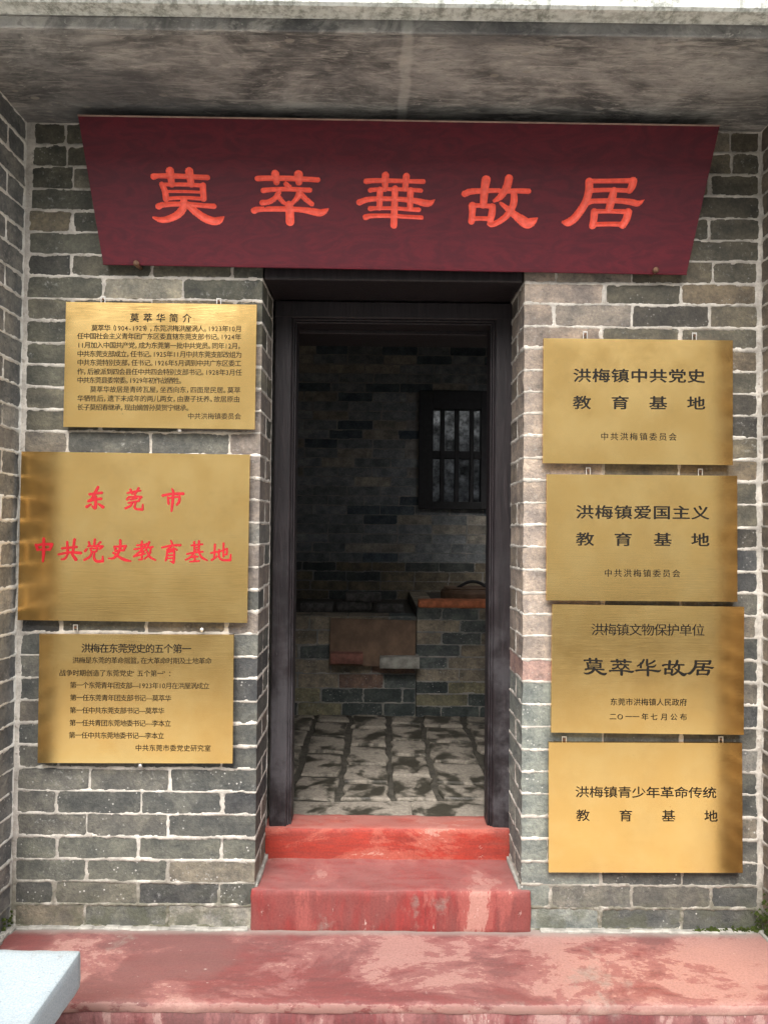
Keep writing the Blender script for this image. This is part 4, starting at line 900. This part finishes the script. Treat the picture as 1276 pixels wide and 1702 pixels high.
for x0, x1, y0, z0, z1, lab in ((-0.47, -0.27, 0.20, 0, 0.055, 'sooty loose brick lying flat at the left end of the stove heap'), (-0.25, -0.03, 0.26, 0, 0.06, 'sooty loose brick lying in the middle of the stove heap'),
                                (-0.01, 0.16, 0.22, 0, 0.05, 'sooty loose brick beside the taller part of the stove'), (-0.20, 0.02, 0.25, 0.061, 0.115, 'sooty loose brick lying on top of the stove heap')):
    ob_ = block('loose_brick', 'soot', (x0, YS+y0, zs_l-0.003+z0), (x1, YS+y0+0.11, zs_l+z1), None, 0.03, 0.008, 0.01, int(50+x0*100), label=lab, cat='brick', group='loose bricks heaped on the stove top')
a = at(549, 1028, YS-0.02); b2 = at(690, 1108, YS-0.05)
wbm = MB(); M4 = Matrix.Translation(((a[0]+b2[0])/2, YS-0.045, (a[2]+b2[2])/2)) @ Matrix.Rotation(math.radians(-6), 4, 'X') @ Matrix.Rotation(math.radians(1.2), 4, 'Y')
w_, h_ = (b2[0]-a[0])/2, (a[2]-b2[2])/2
wbm.box((-w_, -0.009, -h_), (w_, 0.009, h_), 0.002, M4); wbm.build('wooden_board', MAT['wood_brown'], label='plain brown wooden board leaning against the front of the stove', cat='board')
for (x0, y0, x1, y1, mt, lab) in ((549, 1086, 603, 1104, 'terracotta', 'reddish loose brick under the left end of the brown board'), (631, 1092, 697, 1112, 'cement', 'pale grey loose brick under the right end of the brown board')):
    a = at(x0, y0, YS-0.13); b2 = at(x1, y1, YS-0.13)
    block('loose_brick', mt if mt != 'terracotta' else m_simple('dull_red_brick', (0.20, 0.085, 0.065), 0.85, 0, 0.3, 30, 0.6), (a[0], YS-0.13, b2[2]), (b2[0], YS-0.004, a[2]), None, 0.02, 0.003, 0.004, int(x0), label=lab, cat='brick')
# wooden pot lid with arched handle
lx, ly, lz = XS+0.36, YS+0.30, zs_r
ld = thing('pot_lid', 'round sooty wooden pot lid with an arched handle on the right part of the stove', 'pot lid', (lx, ly, lz))
lid = MB(); lid.tube([(0, 0, 0.0), (0, 0, 0.07), (0, 0, 0.085), (0, 0, 0.09)], [0.20, 0.20, 0.19, 0.16], 28); lid.build('lid', MAT['wood_brown'], ld)
MB().tube([(-0.10+0.2*t, 0, 0.088+0.045*math.sin(math.pi*t)) for t in np.linspace(0, 1, 9)], 0.010, 8).build('handle', MAT['black_void'], ld, True)
for k in range(3): MB().box((-0.17, -0.12+k*0.085, 0.0902), (0.17, -0.05+k*0.085, 0.097), 0.002).build('plank', MAT['wood_brown'], ld)

# ------------------------------------------------------------------ unseen wall added behind the photographer for the plaques to reflect
op = thing('reflection_wall', 'unseen tall pale plastered wall, added behind the photographer for the plaques to reflect', 'wall', (0, -7.6, GZ))
def ob(name, a, b, mat, bev=0.01):
    o = MB().box(a, b, bev).build(name, MAT[mat], op); o.location = -Vector(op.location); return o
ob('wall', (-14, -7.9, GZ), (14, -7.6, 4.8), 'plaster'); ob('coping', (-14.05, -7.95, 4.802), (14.05, -7.5, 4.92), 'plaster')
ob('plinth', (-14, -7.598, GZ), (14, -7.57, GZ+0.3), 'cement')
